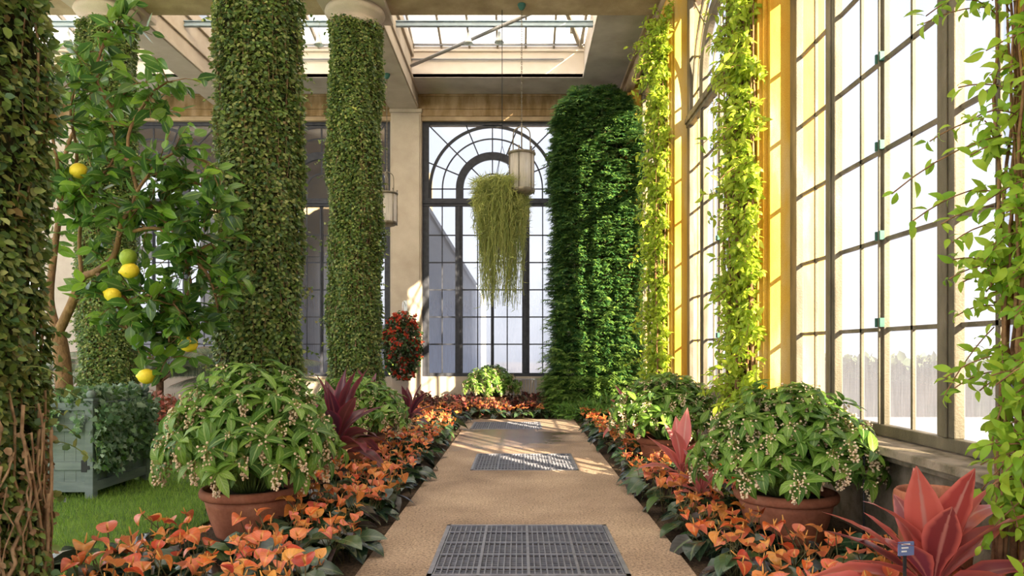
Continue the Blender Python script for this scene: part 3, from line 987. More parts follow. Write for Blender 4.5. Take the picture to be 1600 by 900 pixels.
# ------------------------------------------------------------------ planter with lemon tree
PX, PY = -5.23, 8.24
pl = empty('planter_box', (PX, PY, 0), 0, 'square grey-green wooden planter box on the lawn under the lemon tree', 'planter')
for sx in (-1, 1):
    for sy in (-1, 1):
        mb = MB()
        mb.box(sx * .55 - .045, sx * .55 + .045, sy * .55 - .045, sy * .55 + .045, -.012, 1.05)
        mb.box(sx * .55 - .055, sx * .55 + .055, sy * .55 - .055, sy * .55 + .055, 1.05, 1.08)
        mb.blob((sx * .55, sy * .55, 1.12), .05, 0, 1, 12, 8)
        mb.build('corner_post', M['planter'], pl, .006)
for k in range(4):
    a = k * PI / 2
    mb = MB()
    mb.box(-.51, .51, -.555, -.525, .07, 1.0)
    for i in range(1, 8):
        mb.box(-.51 + i * .1275 - .004, -.51 + i * .1275 + .004, -.558, -.555, .1, .98)
    o = mb.build('side_panel', M['planter'], pl)
    o.rotation_euler = (0, 0, a)
    mb = MB()
    for z0, z1 in ((.06, .17), (.30, .39), (.72, .80), (.95, 1.03)):
        mb.box(-.51, .51, -.585, -.55, z0, z1)
    o = mb.build('rail', M['planter'], pl, .005)
    o.rotation_euler = (0, 0, a)
mb = MB()
mb.box(.47, .53, -.60, -.585, .28, .41)
mb.box(.53, .56, -.605, -.59, .31, .35)
mb.box(.585, .60, -.52, -.46, .28, .41)
mb.build('hinge', M['hinge'], pl)
mb = MB()
mb.box(-.52, .52, -.52, .52, .2, .93)
mb.build('soil', M['potsoil'], pl)

iv = empty('trailing_ivy', (PX, PY, .93), 0, 'pale variegated ivy trailing over the grey-green planter box', 'ivy')
mb, ms = MB(), MB()
for k in range(150):
    side = rng.choice(4, p=[.22, .54, .12, .12])
    u = rng.uniform(-.55, .55)
    if side == 0 and .18 < u < .5 and k % 4:
        continue
    ln = rng.uniform(.15, .8) if side != 0 else rng.uniform(.05, .5)
    out = rng.uniform(.03, .13)
    m = int(10 + ln * 26)
    t = np.linspace(0, 1, m)
    o_ = .30 + np.minimum(t * .55, .29) + out * np.clip(t * 2, 0, 1)
    z = .08 + .12 * np.sin(np.minimum(t * 3, 1) * PI) * rng.uniform(.3, 1.2) - np.maximum(t - .28, 0) / .72 * ln
    uu = u + np.cumsum(rng.uniform(-.02, .02, m))
    if side == 0:
        c = np.stack([uu, -o_, z], 1)
        ob = np.array((0, -1, 0))
    elif side == 1:
        c = np.stack([o_, uu, z], 1)
        ob = np.array((1, 0, 0))
    elif side == 2:
        c = np.stack([-o_, uu, z], 1)
        ob = np.array((-1, 0, 0))
    else:
        c = np.stack([uu, o_, z], 1)
        ob = np.array((0, 1, 0))
    ms.tube(c, .004, 4)
    cc = np.repeat(c, 2, 0) + rng.normal(size=(2 * m, 3)) * .03
    mb.leaves(T_IVY, cc, unit(rdir(2 * m, -.5) + ob * .5), unit(rdir(2 * m, .7) * .6 + ob), rng.uniform(.045, .085, 2 * m))
n = 900
p = np.stack([rng.uniform(-.55, .55, n), rng.uniform(-.55, .55, n), rng.uniform(.02, .22, n)], 1)
mb.leaves(T_IVY, p, rdir(n, .2), rdir(n, 1), rng.uniform(.05, .085, n))
mb.build('foliage', M['ivyvar'], iv)
ms.build('stem', M['greenstem'], iv)

TX, TY = at(103, 600, 8.0)[0], 8.0
lt = empty('lemon_tree', (TX, TY, .93), 0, 'lemon tree with large yellow fruit growing from the grey-green planter', 'tree')
def rel(px, py, d):
    x, y, z = at(px, py, d)
    return (x - TX, y - TY, z - .93)


def smooth_pts(pts, n=4):
    p = np.array(pts, float)
    out = []
    for i in range(len(p) - 1):
        p0, p1, p2, p3 = p[max(i - 1, 0)], p[i], p[i + 1], p[min(i + 2, len(p) - 1)]
        for t in np.arange(n) / n:
            out.append(.5 * ((2 * p1) + (-p0 + p2) * t + (2 * p0 - 5 * p1 + 4 * p2 - p3) * t ** 2 + (-p0 + 3 * p1 - 3 * p2 + p3) * t ** 3))
    out.append(p[-1])
    return np.array(out)


mb = MB()
tr = smooth_pts([(0, 0, -.06), rel(97, 560, 8.0), rel(90, 520, 8.0)])
mb.tube(tr, np.linspace(.095, .075, len(tr)), 12)
mb.build('trunk', M['bark'], lt)
BR = [[(90, 522, 8.0), (112, 475, 7.9), (128, 435, 7.8), (150, 424, 7.7), (178, 400, 7.6), (190, 350, 7.5), (205, 330, 7.5), (232, 325, 7.5), (255, 312, 7.6)],
      [(90, 522, 8.0), (78, 470, 8.1), (84, 400, 8.2), (95, 320, 8.3), (105, 230, 8.3), (140, 160, 8.3), (160, 90, 8.3)],
      [(232, 325, 7.5), (262, 350, 7.5), (285, 390, 7.6), (300, 450, 7.7), (302, 500, 7.7)],
      [(205, 362, 7.5), (250, 358, 7.5), (290, 395, 7.5), (330, 380, 7.6)],
      [(128, 435, 7.8), (125, 360, 7.7), (150, 290, 7.6), (180, 240, 7.7), (175, 170, 7.8), (215, 130, 7.8)],
      [(180, 240, 7.7), (240, 270, 7.6), (300, 285, 7.6), (345, 300, 7.6)],
      [(150, 424, 7.7), (200, 470, 7.6), (240, 520, 7.7), (232, 560, 7.7)],
      [(95, 320, 8.3), (120, 250, 7.7), (110, 170, 7.6), (130, 110, 7.7)],
      [(150, 424, 7.7), (185, 480, 7.6), (205, 530, 7.6)],
      [(215, 300, 7.6), (200, 215, 7.6), (235, 150, 7.7), (262, 128, 7.7)],
      [(150, 290, 7.6), (110, 300, 7.4), (85, 340, 7.4)],
      [(175, 170, 7.8), (150, 120, 7.8), (165, 60, 7.9), (180, 40, 7.9)],
      [(285, 390, 7.6), (320, 340, 7.5), (350, 330, 7.5)],
      [(285, 390, 7.6), (325, 430, 7.6), (340, 480, 7.7)],
      [(300, 450, 7.7), (270, 500, 7.6), (262, 560, 7.7)],
      [(95, 320, 8.3), (90, 260, 7.4), (80, 190, 7.4), (95, 140, 7.4)],
      [(205, 330, 7.5), (220, 290, 7.4), (270, 240, 7.5), (325, 255, 7.5)],
      [(200, 470, 7.6), (250, 460, 7.5), (285, 490, 7.5)]]
mf = MB()
for k, b in enumerate(BR):
    c = smooth_pts([rel(*q) for q in b], 5)
    r0 = .055 if k < 2 else .022
    mb = MB()
    mb.tube(c, np.linspace(r0, .008, len(c)), 8)
    mb.build('branch', M['bark'], lt)
    # twigs with leaves
    m = 7 if k < 2 else 6
    start = .45 if k == 0 else (.4 if k == 1 else .25)
    for q in np.linspace(start, 1, m):
        base = c[int(q * (len(c) - 1))]
        for w in range(3):
            dv = unit(np.array(rng.normal(size=3)) * (1, .8, .6) + np.array((.1, 0, .15)))
            ln = rng.uniform(.18, .42)
            tw = np.array([base, base + dv * ln * .5 + (0, 0, .02), base + dv * ln + (0, 0, -.03)])
            mf.tube(tw, [.007, .005, .003], 5, 1)
            nl = 6
            t = np.linspace(.2, 1, nl)
            pos = base + dv * ln * t[:, None]
            d = unit(dv + rdir(nl, -.15) * 1.3)
            mf.leaves(T_LEMON[rng.randint(3)], pos, d, rdir(nl, 1.2, .7), rng.uniform(.13, .235, nl))
mf.build('foliage', [M['lemonleaf'], M['bark']], lt)
def lemon_mesh(mat, s):
    mb = MB()
    mb.lathe([(0, -.105), (.012, -.10), (.022, -.085), (.055, -.06), (.074, -.02), (.076, .015), (.06, .055), (.03, .078), (.0, .084)], 18)
    o = mb.build('lemon', mat, lt)
    o.scale = (s, s, s)
    return o


for k, (px, py, d, ry, mt) in enumerate([(123, 267, 7.5, 1.45, 'lemon'), (203, 423, 7.4, 1.4, 'lemon'), (176, 461, 7.4, 1.9, 'lemon'), (295, 538, 7.5, 1.5, 'lemon'), (229, 588, 7.5, 1.6, 'lemon'), (200, 402, 7.4, .4, 'greenlemon')]):
    o = lemon_mesh(M[mt], 1.08 if k != 2 else 1.0)
    o.location = rel(px, py, d)
    o.rotation_euler = (0, ry, rng.uniform(-.3, .3))
    mb = MB()
    mb.tube([(0, 0, .08), (0, 0, .11)], .006, 5)
    s = mb.build('stalk', M['greenstem'], o)
    if mt == 'greenlemon':
        o['label'] = 'unripe green lemon'

# ------------------------------------------------------------------ terracotta pots and flowering shrubs
pot = empty('terracotta_pot')
mb = MB()
mb.lathe([(0, 0), (.29, 0), (.30, .02), (.345, .15), (.378, .27), (.395, .35), (.38, .35), (.34, .2), (.0, .2)], 48)
mb.build('body', M['terra'], pot)
mb = MB()
mb.lathe([(.385, .335), (.415, .34), (.432, .36), (.435, .39), (.425, .415), (.40, .425), (.375, .41), (.37, .34), (.385, .335)], 48)
mb.build('rim', M['terra'], pot)
mb = MB()
mb.lathe([(.375, .345), (.25, .37), (.12, .385), (0, .39)], 32)
mb.build('soil', M['potsoil'], pot)

shrub = empty('flowering_shrub')
mf, ms = MB(), MB()
CL = []
for k in range(3):
    mb = MB()
    zz = 0
    m = 44
    ax = smooth_pts([(0, 0, 0), (.02, .01, -.08), (.01, 0, -.2)], 5)
    mb.tube(ax, .003, 4, 1)
    for i in range(m):
        t = (i / m) ** .8
        z = -.19 * t - .01
        rr_ = .075 * (1 - t * .7) * rng.uniform(.4, 1)
        a = rng.uniform(0, 2 * PI)
        c = (rr_ * math.cos(a) + .01, rr_ * math.sin(a), z + rng.uniform(-.01, .01))
        mb.blob(c, rng.uniform(.007, .0115), 0, 1.0, 6, 4)
        mb.tube([(.01, 0, z + .012), c], .0015, 3, 1, False)
    CL.append(mb)
cl_obj = [None] * 3
n_stem = 96
for k in range(n_stem):
    a = k * 2.399963
    q = (k + .5) / n_stem
    ph = math.acos(1 - q * .98)        # polar angle over the dome, a little below its equator
    rx = .74 * rng.uniform(.82, 1.08)
    rz = .78 * rng.uniform(.85, 1.1)
    tip = np.array((rx * math.sin(ph) * math.cos(a), rx * math.sin(ph) * math.sin(a), .56 + rz * math.cos(ph) + .05))
    base = np.array((.14 * math.cos(a), .14 * math.sin(a), .38))
    mid = base * .4 + tip * .6 + (0, 0, .16)
    c = smooth_pts([base, mid, tip], 5)
    ms.tube(c, np.linspace(.008, .004, len(c)), 5)
    outd = unit(tip - np.array((0, 0, .42)))
    nl = rng.randint(6, 9)
    for i in range(nl):
        b = i * 2 * PI / nl + rng.uniform(-.3, .3)
        s1 = unit(np.cross(outd, (0, 0, 1.0)) + 1e-3)
        s2 = np.cross(s1, outd)
        d = unit(outd * rng.uniform(.35, .9) + s1 * math.cos(b) + s2 * math.sin(b) + np.array((0, 0, -.12)))
        nn = unit(outd * .8 + np.array((0, 0, .9)) + rng.normal(size=3) * .15)
        mf.leaves(T_SHRUB[rng.randint(3)], [tip + rng.normal(size=3) * .015], [d], [nn], rng.uniform(.15, .25))
    for t in (.35, .5, .62, .74, .86):
        p = c[int(t * (len(c) - 1))]
        for w in range(3):
            d = unit(outd * .5 + rng.normal(size=3) * .8 + np.array((0, 0, -.1)))
            mf.leaves(T_SHRUB[rng.randint(3)], [p], [d], [unit(outd + np.array((0, 0, .9)))], rng.uniform(.11, .19))
    v = k % 3
    pos = tip + outd * rng.uniform(.0, .07) + np.array((0, 0, rng.uniform(-.03, .03)))
    if cl_obj[v] is None:
        o = CL[v].build('flower_cluster', [M['bud'], M['budstem']], shrub)
        cl_obj[v] = o
    else:
        o = cl_obj[v].copy()
        COL.objects.link(o)
    o.location = pos
    o.rotation_euler = (rng.uniform(-.3, .3), rng.uniform(-.3, .3), rng.uniform(0, 6))
    if k % 5 == 0 and k > 20:
        o2 = o.copy()
        COL.objects.link(o2)
        o2.location = c[int(.7 * (len(c) - 1))] + outd * .12
        o2.rotation_euler = (.3, .2, rng.uniform(0, 6))
mf.build('foliage', M['shrubleaf'], shrub)
ms.build('stem', M['greenstem'], shrub)
POTS = [((-2.40, 6.30), 0.0, (1.0, 1.0, 1.06), 'terracotta pot among anthuriums in front of the thick ivy column', 'large flowering shrub with pale buds in the pot left of the path, nearest the lawn'),
        ((2.31, 6.12), 2.1, (.99, .99, .90), 'terracotta pot close to the big right window ledge', 'flowering shrub with bright leaves in the pot by the right window ledge'),
        ((2.08, 9.90), 4.0, (1.0, 1.0, .86), 'terracotta pot with the pink cordyline in front on the right bed', 'flowering shrub in the pot behind the pink cordyline, right bed'),
        ((-2.37, 10.15), 1.2, (.95, .95, .82), 'terracotta pot half hidden behind the purple cordyline', 'flowering shrub in the pot behind the purple cordyline, left bed'),
        ((-.75, 18.8), 5.2, (.98, .98, .80), 'small-looking terracotta pot under the tall end window', 'rounded shrub in the pot centred under the end window')]
pt = [(c, []) for c in kids(pot)]
st = [(c, []) for c in kids(shrub)]
for k, ((x, y), rz, sc, la, lb) in enumerate(POTS):
    a = pot if k == 0 else copy_tree(pot, pt)
    b = shrub if k == 0 else copy_tree(shrub, st)
    a.location = (x, y, -.03)
    b.location = (x, y, -.03 + (.4 - .4 * sc[2]))
    b.scale = sc
    a.rotation_euler = (0, 0, rz)
    b.rotation_euler = (0, 0, rz)
    tag(a, la, 'pot', 'terracotta pots in the beds')
    tag(b, lb, 'shrub', 'flowering shrubs in the pots')
a = copy_tree(pot, pt)
a.location = (2.60, 4.40, -.03)
a.scale = (.55, .55, 1.78)
tag(a, 'taller brown pot under the vine between the ledge and the red cordyline', 'pot', 'terracotta pots in the beds')

# ------------------------------------------------------------------ cordylines
def cordyline(name, loc, n, ln, crown, mat, label, rz=0, upright=.5, seed=0, smin=.75):
    rs = np.random.RandomState(seed)
    root = empty(name, loc, rz, label, 'cordyline', 'cordylines in the beds')
    mb = MB()
    for i in range(n):
        a = i * 2.399963 + rs.uniform(-.3, .3)
        q = i / (n - 1)
        el = math.radians(80 - q * (95 - upright * 45)) + rs.uniform(-.12, .12)
        d = np.array((math.cos(a) * math.cos(el), math.sin(a) * math.cos(el), math.sin(el)))
        nn = np.array((-math.cos(a) * math.sin(el), -math.sin(a) * math.sin(el), math.cos(el) + .05))
        nn = unit(nn + rs.normal(size=3) * .25)
        v = min(int(q * 4), 3) if rs.rand() > .3 else rs.randint(4)
        z = crown - q * crown * .45
        mb.leaves(T_CORD[v], [(.02 * math.cos(a), .02 * math.sin(a), z)], [d], [nn], ln * rs.uniform(smin, 1.1))
    mb.build('foliage', mat, root)
    mb = MB()
    mb.tube(smooth_pts([(0, 0, 0), (.01, .01, crown * .5), (0, 0, crown)]), .022, 8)
    mb.build('stem', M['bark'], root)
    return root


cordyline('cordyline', (2.26, 3.85, -.03), 38, .66, .40, M['cordred'], 'big red cordyline with broad leaves at the front of the right bed', .4, .30, 5)
cordyline('cordyline', (-2.10, 8.15, -.03), 28, .76, .74, M['cordpurple'], 'large dark purple cordyline behind the front left pot', 1.2, .7, 8)
cordyline('cordyline', (-1.98, 12.6, -.03), 18, .60, .50, M['cordpurple'], 'smaller dark purple cordyline further back in the left bed', 2.2, .7, 9)
cordyline('cordyline', (-2.6, 12.0, -.03), 14, .60, .72, M['cordpurple'], 'dark red cordyline tops behind the left pot, below the flower basket', 3.0, .9, 19)
cordyline('cordyline', (1.74, 7.6, -.03), 20, .56, .44, M['cordpink'], 'upright pink cordyline between the two right pots', .9, .8, 12)
cordyline('cordyline', (1.80, 7.0, -.03), 16, .42, .26, M['cordpink'], 'low pink cordyline beside the right window pot', 2.5, .6, 13)
cordyline('cordyline', (1.72, 11.3, -.03), 14, .52, .72, M['cordpink'], 'pink cordyline tips left of the middle right shrub', .2, .8, 14)
cordyline('cordyline', (2.55, 11.2, -.03), 14, .50, .80, M['cordpurple'], 'dark cordyline tips behind the middle right shrub', 1.5, .9, 15)

# ------------------------------------------------------------------ anthuriums
def anth_parts(seed):
    """leaves and petioles of one plant, and where its blooms stand"""
    rs = np.random.RandomState(seed)
    mb = MB()
    for i in range(13):
        a = i * 2.4 + rs.uniform(-.4, .4)
        r = rs.uniform(.06, .17)
        z = rs.uniform(.10, .23)
        tip = np.array((r * math.cos(a), r * math.sin(a), z))
        mb.tube([(.02 * math.cos(a), .02 * math.sin(a), 0), tip * (.6, .6, .75), tip], .004, 4, 1)
        d = np.array((math.cos(a), math.sin(a), rs.uniform(-.45, .25)))
        mb.leaves(T_ANTH[rs.randint(2)], [tip], [d], [unit(np.array((0, 0, 1.0)) + rs.normal(size=3) * .25)], rs.uniform(.17, .26))
    fl = []
    for i in range(7):
        a = i * .9 + rs.uniform(-.4, .4)
        r = rs.uniform(.03, .20)
        z = rs.uniform(.20, .36)
        fl.append((r * math.cos(a), r * math.sin(a), z, a + rs.uniform(-.7, .7), rs.randint(4), rs.uniform(.075, .13)))
    return mb, fl


def spathe_into(mb, v, s, mi=0, mst=1):
    mb.leaves(T_SPATHE[v], [(0, -.12 * s, -.05 * s)], [(0, .75, .6 - .15 * v)], [(0, -.6, 1)], s, mi)


def spadix_into(mb, s, mi=0):
    mb.tube([(0, 0, 0), (0, -.10 * s, .24 * s), (0, -.16 * s, .44 * s)], [.045 * s, .04 * s, .02 * s], 6, mi)


NEAR, FAR = [], []
for v in range(6):
    mb, fl = anth_parts(100 + v)
    root = empty('anthurium')
    mb.build('foliage', [M['anthleaf'], M['petiole']], root)
    tree = []
    for (x, y, z, a, tv, s) in fl:
        m2 = MB()
        spathe_into(m2, tv, s)
        ca, sa = math.cos(-a), math.sin(-a)
        fx, fy = -x * .8, -y * .8
        m2.tube([(0, 0, 0), (.4 * (fx * ca - fy * sa), .4 * (fx * sa + fy * ca), -z * .55), (fx * ca - fy * sa, fx * sa + fy * ca, -z)], .004, 4, 1)
        o = m2.build('flower', [M['spathe'], M['petiole']], root)
        o.location = (x, y, z)
        o.rotation_euler = (rng.uniform(-.55, .5), rng.uniform(-.4, .4), a)
        m2 = MB()
        spadix_into(m2, s)
        m2.build('spadix', M['spadix'], o)
    NEAR.append([root, [(c, kids(c)) for c in kids(root)], False])
    # the same plant as one mesh, for the far end of the beds
    mb, fl = anth_parts(100 + v)
    for (x, y, z, a, tv, s) in fl:
        m2 = MB()
        spathe_into(m2, tv, s)
        spadix_into(m2, s, 2)
        Rz = np.array(Matrix.Rotation(a, 3, 'Z'))
        off = mb.n
        for vv in m2.v:
            mb.v.append(vv @ Rz.T + (x, y, z))
        mb.c += m2.c
        mb.n += m2.n
        for ff, mi, sm in m2.f:
            mb.f.append((ff + off, mi if mi != 0 else 3, sm))
    o = mb.build('anthurium', [M['anthleaf'], M['petiole'], M['spadix'], M['spathe']])
    FAR.append([o, [], False])

OBST = [(x, y - q, .40) for (x, y), *_ in POTS for q in (0, .30, .52)] + [(2.60, 4.40, .2), (-3.36, 9.1, .58), (-3.33, 14.25, .58), (-3.33, 4.0, .60), (-2.12, 8.15, .10), (2.30, 3.85, .14), (1.74, 7.6, .12), (1.80, 7.0, .10)]


def bed(x0, x1, y0, y1, sp, group, label, maxn):
    pts = []
    tries = 0
    while len(pts) < maxn and tries < 12000:
        tries += 1
        x, y = rng.uniform(x0, x1), rng.uniform(y0, y1)
        s = sp * (1 + .035 * max(y - 6, 0))
        if any((x - a) ** 2 + (y - b) ** 2 < (r + .10) ** 2 for a, b, r in OBST):
            continue
        if any((x - a) ** 2 + (y - b) ** 2 < s * s for a, b in pts):
            continue
        pts.append((x, y))
    for (x, y) in pts:
        src = NEAR if y < 8.2 else FAR
        e = src[rng.randint(6)]
        if not e[2]:
            o, e[2] = e[0], True
        else:
            o = copy_tree(e[0], e[1])
        k = rng.uniform(.85, 1.15)
        o.location = (x, y, -.03)
        o.scale = (k, k, k * rng.uniform(.9, 1.1))
        o.rotation_euler = (0, 0, rng.uniform(0, 2 * PI))
        tag(o, label, 'anthurium', group)
    return len(pts)


n1 = bed(-2.82, -1.38, 3.9, 16.2, .27, 'anthuriums in the left bed', 'orange-red anthurium with dark glossy leaves in the bed left of the path', 138)
n2 = bed(1.47, 2.75, 3.9, 16.2, .27, 'anthuriums in the right bed', 'orange and yellow anthurium with dark leaves in the bed right of the path', 132)
n3 = bed(-2.4, .7, 16.75, 17.5, .30, 'anthuriums in the end bed', 'orange anthurium in the front row of the bed under the end window', 26)
for e in NEAR + FAR:
    if not e[2]:
        print('UNUSED', e[0].name)
print('anthuriums', n1, n2, n3)

# bronze-leaved plants in the end bed, behind the anthuriums
def clump(mats, seed, n, r, h, ls, tpl=T_SMALL, nst=10, flat=.8):
    rs = np.random.RandomState(seed)
    mb = MB()
    for k in range(nst):
        a = k * 2.4
        q = math.sqrt((k + .5) / nst)
        t = np.array((r * .75 * q * math.cos(a), r * .75 * q * math.sin(a), h * (1 - .35 * q * q)))
        mb.tube([(0, 0, 0), t * (.5, .5, .6), t], .006, 4, 1)
    u = unit(rs.normal(size=(n, 3)))
    u[:, 2] = np.abs(u[:, 2]) * flat + .1
    rad = rs.uniform(.6, 1.05, n)
    pos = u * rad[:, None] * np.array((r, r, h))
    d = unit(u * (1, 1, .3) + rs.normal(size=(n, 3)) * .5)
    mb.leaves(tpl, pos, d, unit(u + np.array((0, 0, .8)) + rs.normal(size=(n, 3)) * .3), rs.uniform(.7, 1.2, n) * ls)
    return mb


BZ = [clump(None, 30 + v, 170, .27, .46, .10).build('bronze_begonia', [M['bedred'], M['petiole']]) for v in range(3)]
used = [False] * 3
k = 0
for y in (17.75, 18.25, 18.8, 19.4):
    for x in np.arange(-2.55, .8, .44):
        x += rng.uniform(-.1, .1)
        if (x + .75) ** 2 + (y - 18.8) ** 2 < .6 ** 2:
            continue
        v = k % 3
        k += 1
        o = BZ[v] if not used[v] else BZ[v].copy()
        if used[v]:
            COL.objects.link(o)
        used[v] = True
        o.location = (x, y + rng.uniform(-.1, .1), -.03)
        o.rotation_euler = (0, 0, rng.uniform(0, 6))
        s = rng.uniform(.85, 1.15)
        o.scale = (s, s, s * 1.05)
        tag(o, 'dark red leafy bedding plant around the pot under the end window', 'bedding plant', 'dark red bedding plants under the end window')

# coleus bed behind the planter, left
CO = [clump(None, 50 + v, 240, .42, .62, .11).build('coleus', [M['coleus'], M['petiole']]) for v in range(3)]
used = [False] * 3
k = 0
for y in (14.9, 15.7, 16.5):
    for x in np.arange(-11.0, -4.0, .72):
        x += rng.uniform(-.15, .15)
        if (x + 8.35) ** 2 + (y - 14.25) ** 2 < 1.0:
            continue
        v = k % 3
        k += 1
        o = CO[v] if not used[v] else CO[v].copy()
        if used[v]:
            COL.objects.link(o)
        used[v] = True
        o.location = (x, y, -.03)
        o.rotation_euler = (0, 0, rng.uniform(0, 6))
        s = rng.uniform(.8, 1.2)
        o.scale = (s, s, s * (.9 + .12 * (y - 14.9)))
        tag(o, 'coppery pink coleus in the bed beyond the lawn, behind the planter', 'coleus', 'coleus beyond the lawn')

# low ferns along the base of the green pillar
FE = [clump(None, 70 + v, 300, .36, .42, .13, T_NEEDLE, 8).build('low_fern', [M['fern'], M['greenstem']]) for v in range(2)]
for k, (x, y) in enumerate([(1.15, 16.95), (1.5, 16.5), (1.95, 16.3), (2.45, 16.2), (1.05, 17.5), (2.8, 15.7), (2.1, 15.6)]):
    o = FE[k] if k < 2 else FE[k % 2].copy()
    if k > 1:
        COL.objects.link(o)
    o.location = (x, y, -.03)
    o.rotation_euler = (0, 0, k * 1.3)
    s = 1.0 + .25 * (k % 3)
    o.scale = (s, s, s)
    tag(o, 'feathery green fern at the foot of the dark green leafy pillar', 'fern', 'ferns at the foot of the leafy pillar')

# ------------------------------------------------------------------ dark green leafy pillar by the end wall
gp = empty('leafy_pillar', (2.02, 18.6, -.03), 0, 'tall dark green feathery climber forming a pillar beside the end window', 'climbing plant')
mb = MB()
for x in (-.5, -.2, .2, .5):
    for y in (-.3, .3):
        mb.tube([(x, y, 0), (x, y, 8.3)], .03, 8)
for z in np.arange(.4, 8.4, .8):
    for y in (-.3, .3):
        mb.tube([(-.5, y, z), (.5, y, z)], .012, 6)
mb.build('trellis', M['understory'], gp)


def feather(n, zlo, zhi, hw, hd, seed, l0, l1, per=9):
    rs = np.random.RandomState(seed)
    z = rs.uniform(zlo, zhi, n)
    th = rs.uniform(0, 2 * PI, n)
    # squarish outline, sampled evenly along its edges
    q = rs.uniform(-1, 1, n)
    sd = rs.randint(0, 4, n)
    cx = np.where(sd == 0, 1, np.where(sd == 1, -1, q))
    cy = np.where(sd == 2, 1, np.where(sd == 3, -1, q))
    k_ = 1 / (np.abs(cx) ** 6 + np.abs(cy) ** 6) ** (1 / 6)
    cx, cy = cx * k_, cy * k_
    th = np.arctan2(cy, cx)
    b = 1 + .06 * np.sin(2.3 * z + 2 * th) + .06 * np.sin(6 * z - 5 * th) + .05 * np.sin(9 * z + 8 * th) + rs.uniform(-.16, .06, n)
    top = np.clip((8.55 - z) / .8, .25, 1) ** .5
    p = np.stack([hw * cx * b * top, hd * cy * b * top, z], 1)
    out = unit(np.stack([np.sign(cx) * np.abs(cx) ** 3 + rs.normal(size=n) * .2, np.sign(cy) * np.abs(cy) ** 3 + rs.normal(size=n) * .2, rs.uniform(-.35, .5, n)], 1))
    ax = unit(out + np.array((0, 0, -.25)))
    P_, D_, N_, S_ = [], [], [], []
    side = unit(np.cross(ax, (0, 0, 1.0)))
    upv = np.cross(side, ax)
    L_ = rs.uniform(l0, l1, n)
    for i in range(per):
        t = (i // 2) / (per / 2)
        s = 1 if i % 2 else -1
        P_.append(p + ax * (t * L_ * .9)[:, None])
        D_.append(unit(ax * (.7 + .5 * t) + side * s * (1 - .5 * t) + rs.normal(size=(n, 3)) * .12))
        N_.append(upv + rs.normal(size=(n, 3)) * .15)
        S_.append(L_ * (1 - .35 * t))
    return np.concatenate(P_), np.concatenate(D_), np.concatenate(N_), np.concatenate(S_)


mb = MB()
mb.leaves(T_NEEDLE, *feather(9500, .1, 8.5, 1.05, .75, 3, .11, .19))
mb.leaves(T_NEEDLE, *feather(6500, .1, 8.35, .92, .64, 4, .13, .21))
mb.build('foliage', M['cone'], gp)
mb = MB()
P_, D_, N_, S_ = (np.concatenate(q) for q in zip(feather(700, .1, 1.0, 1.0, .75, 6, .11, .19), feather(400, .1, 1.8, 1.0, .75, 7, .11, .19), feather(260, .1, 3.0, 1.0, .75, 8, .11, .19)))
mb.leaves(T_NEEDLE, P_ + np.array((-.25, -.55, 0)), D_, N_, S_)
o = mb.build('sunlit_lower_foliage', M['conelit'], gp)  # sunlight on the lower left side, given as paler leaves
o['label'] = 'growth at the foot coloured paler yellow-green as if sunlit'

# ------------------------------------------------------------------ bright vines on the right-hand piers
def vine(loc, zlo, zhi, n_spray, spread, mat, label, seed, ls, dens=7, nst=16, off=(0, 0)):
    rs = np.random.RandomState(seed)
    root = empty('pier_vine', loc, 0, label, 'vine', 'vines on the right-hand piers')
    ms, mf = MB(), MB()
    for k in range(nst):
        zs = np.linspace(0, zhi * rs.uniform(.6, 1), 22)
        x = rs.uniform(-.16, .0) + np.cumsum(rs.uniform(-.025, .025, 22))
        y = rs.uniform(-.38, .38) + np.cumsum(rs.uniform(-.03, .03, 22))
        x = np.minimum(x, -.01)
        ms.tube(np.stack([x, y, zs], 1), np.linspace(rs.uniform(.010, .022), .005, 22), 6)
    for k in range(n_spray):
        z0 = rs.uniform(zlo, zhi)
        y0 = rs.uniform(-.42, .42)
        b = np.array((rs.uniform(-.1, 0), y0, z0))
        a = rs.uniform(-PI, 0) if rs.rand() > .35 else rs.uniform(-PI * .8, -PI * .3)
        h = np.array((-abs(math.cos(a)) * rs.uniform(.2, 1), math.sin(a) * .8 + rs.uniform(0, .5), rs.uniform(-.25, .45)))
        ln = spread * rs.uniform(.25, 1) * (1.5 if rs.rand() > .9 else 1)
        m = dens
        t = np.linspace(.1, 1, m)
        c = b + unit(h) * (ln * t)[:, None] + np.array((0, 0, -1)) * (ln * .35 * t ** 2)[:, None]
        ms.tube(c, .004, 4)
        for rep in range(2):
            d = unit(unit(h) * .6 + rs.normal(size=(m, 3)) * .8 + np.array((0, 0, -.25)))
            mf.leaves(T_SHRUB[rs.randint(3)], c + rs.normal(size=(m, 3)) * .012, d, unit(np.array((-.4, -.5, .8)) + rs.normal(size=(m, 3)) * .5), ls * rs.uniform(.7, 1.25, m))
    ms.build('stem', M['vinebark'], root)
    mf.build('foliage', mat, root)
    return root


vine((2.84, 8.8, -.03), .55, 8.5, 900, .42, M['vine'], 'bright yellow-green vine climbing the pier between the two closest windows', 21, .115, 7, 44)
vine((2.84, 13.9, -.03), .9, 8.2, 800, .46, M['vine'], 'yellow-green vine on the pier next to the dark leafy pillar', 22, .125, 7)
vine((2.84, 3.72, -.03), .7, 5.6, 380, .46, M['vinegreen'], 'loose leafy vine with bare brown stems at the right edge of the view', 23, .095, 6, 26)

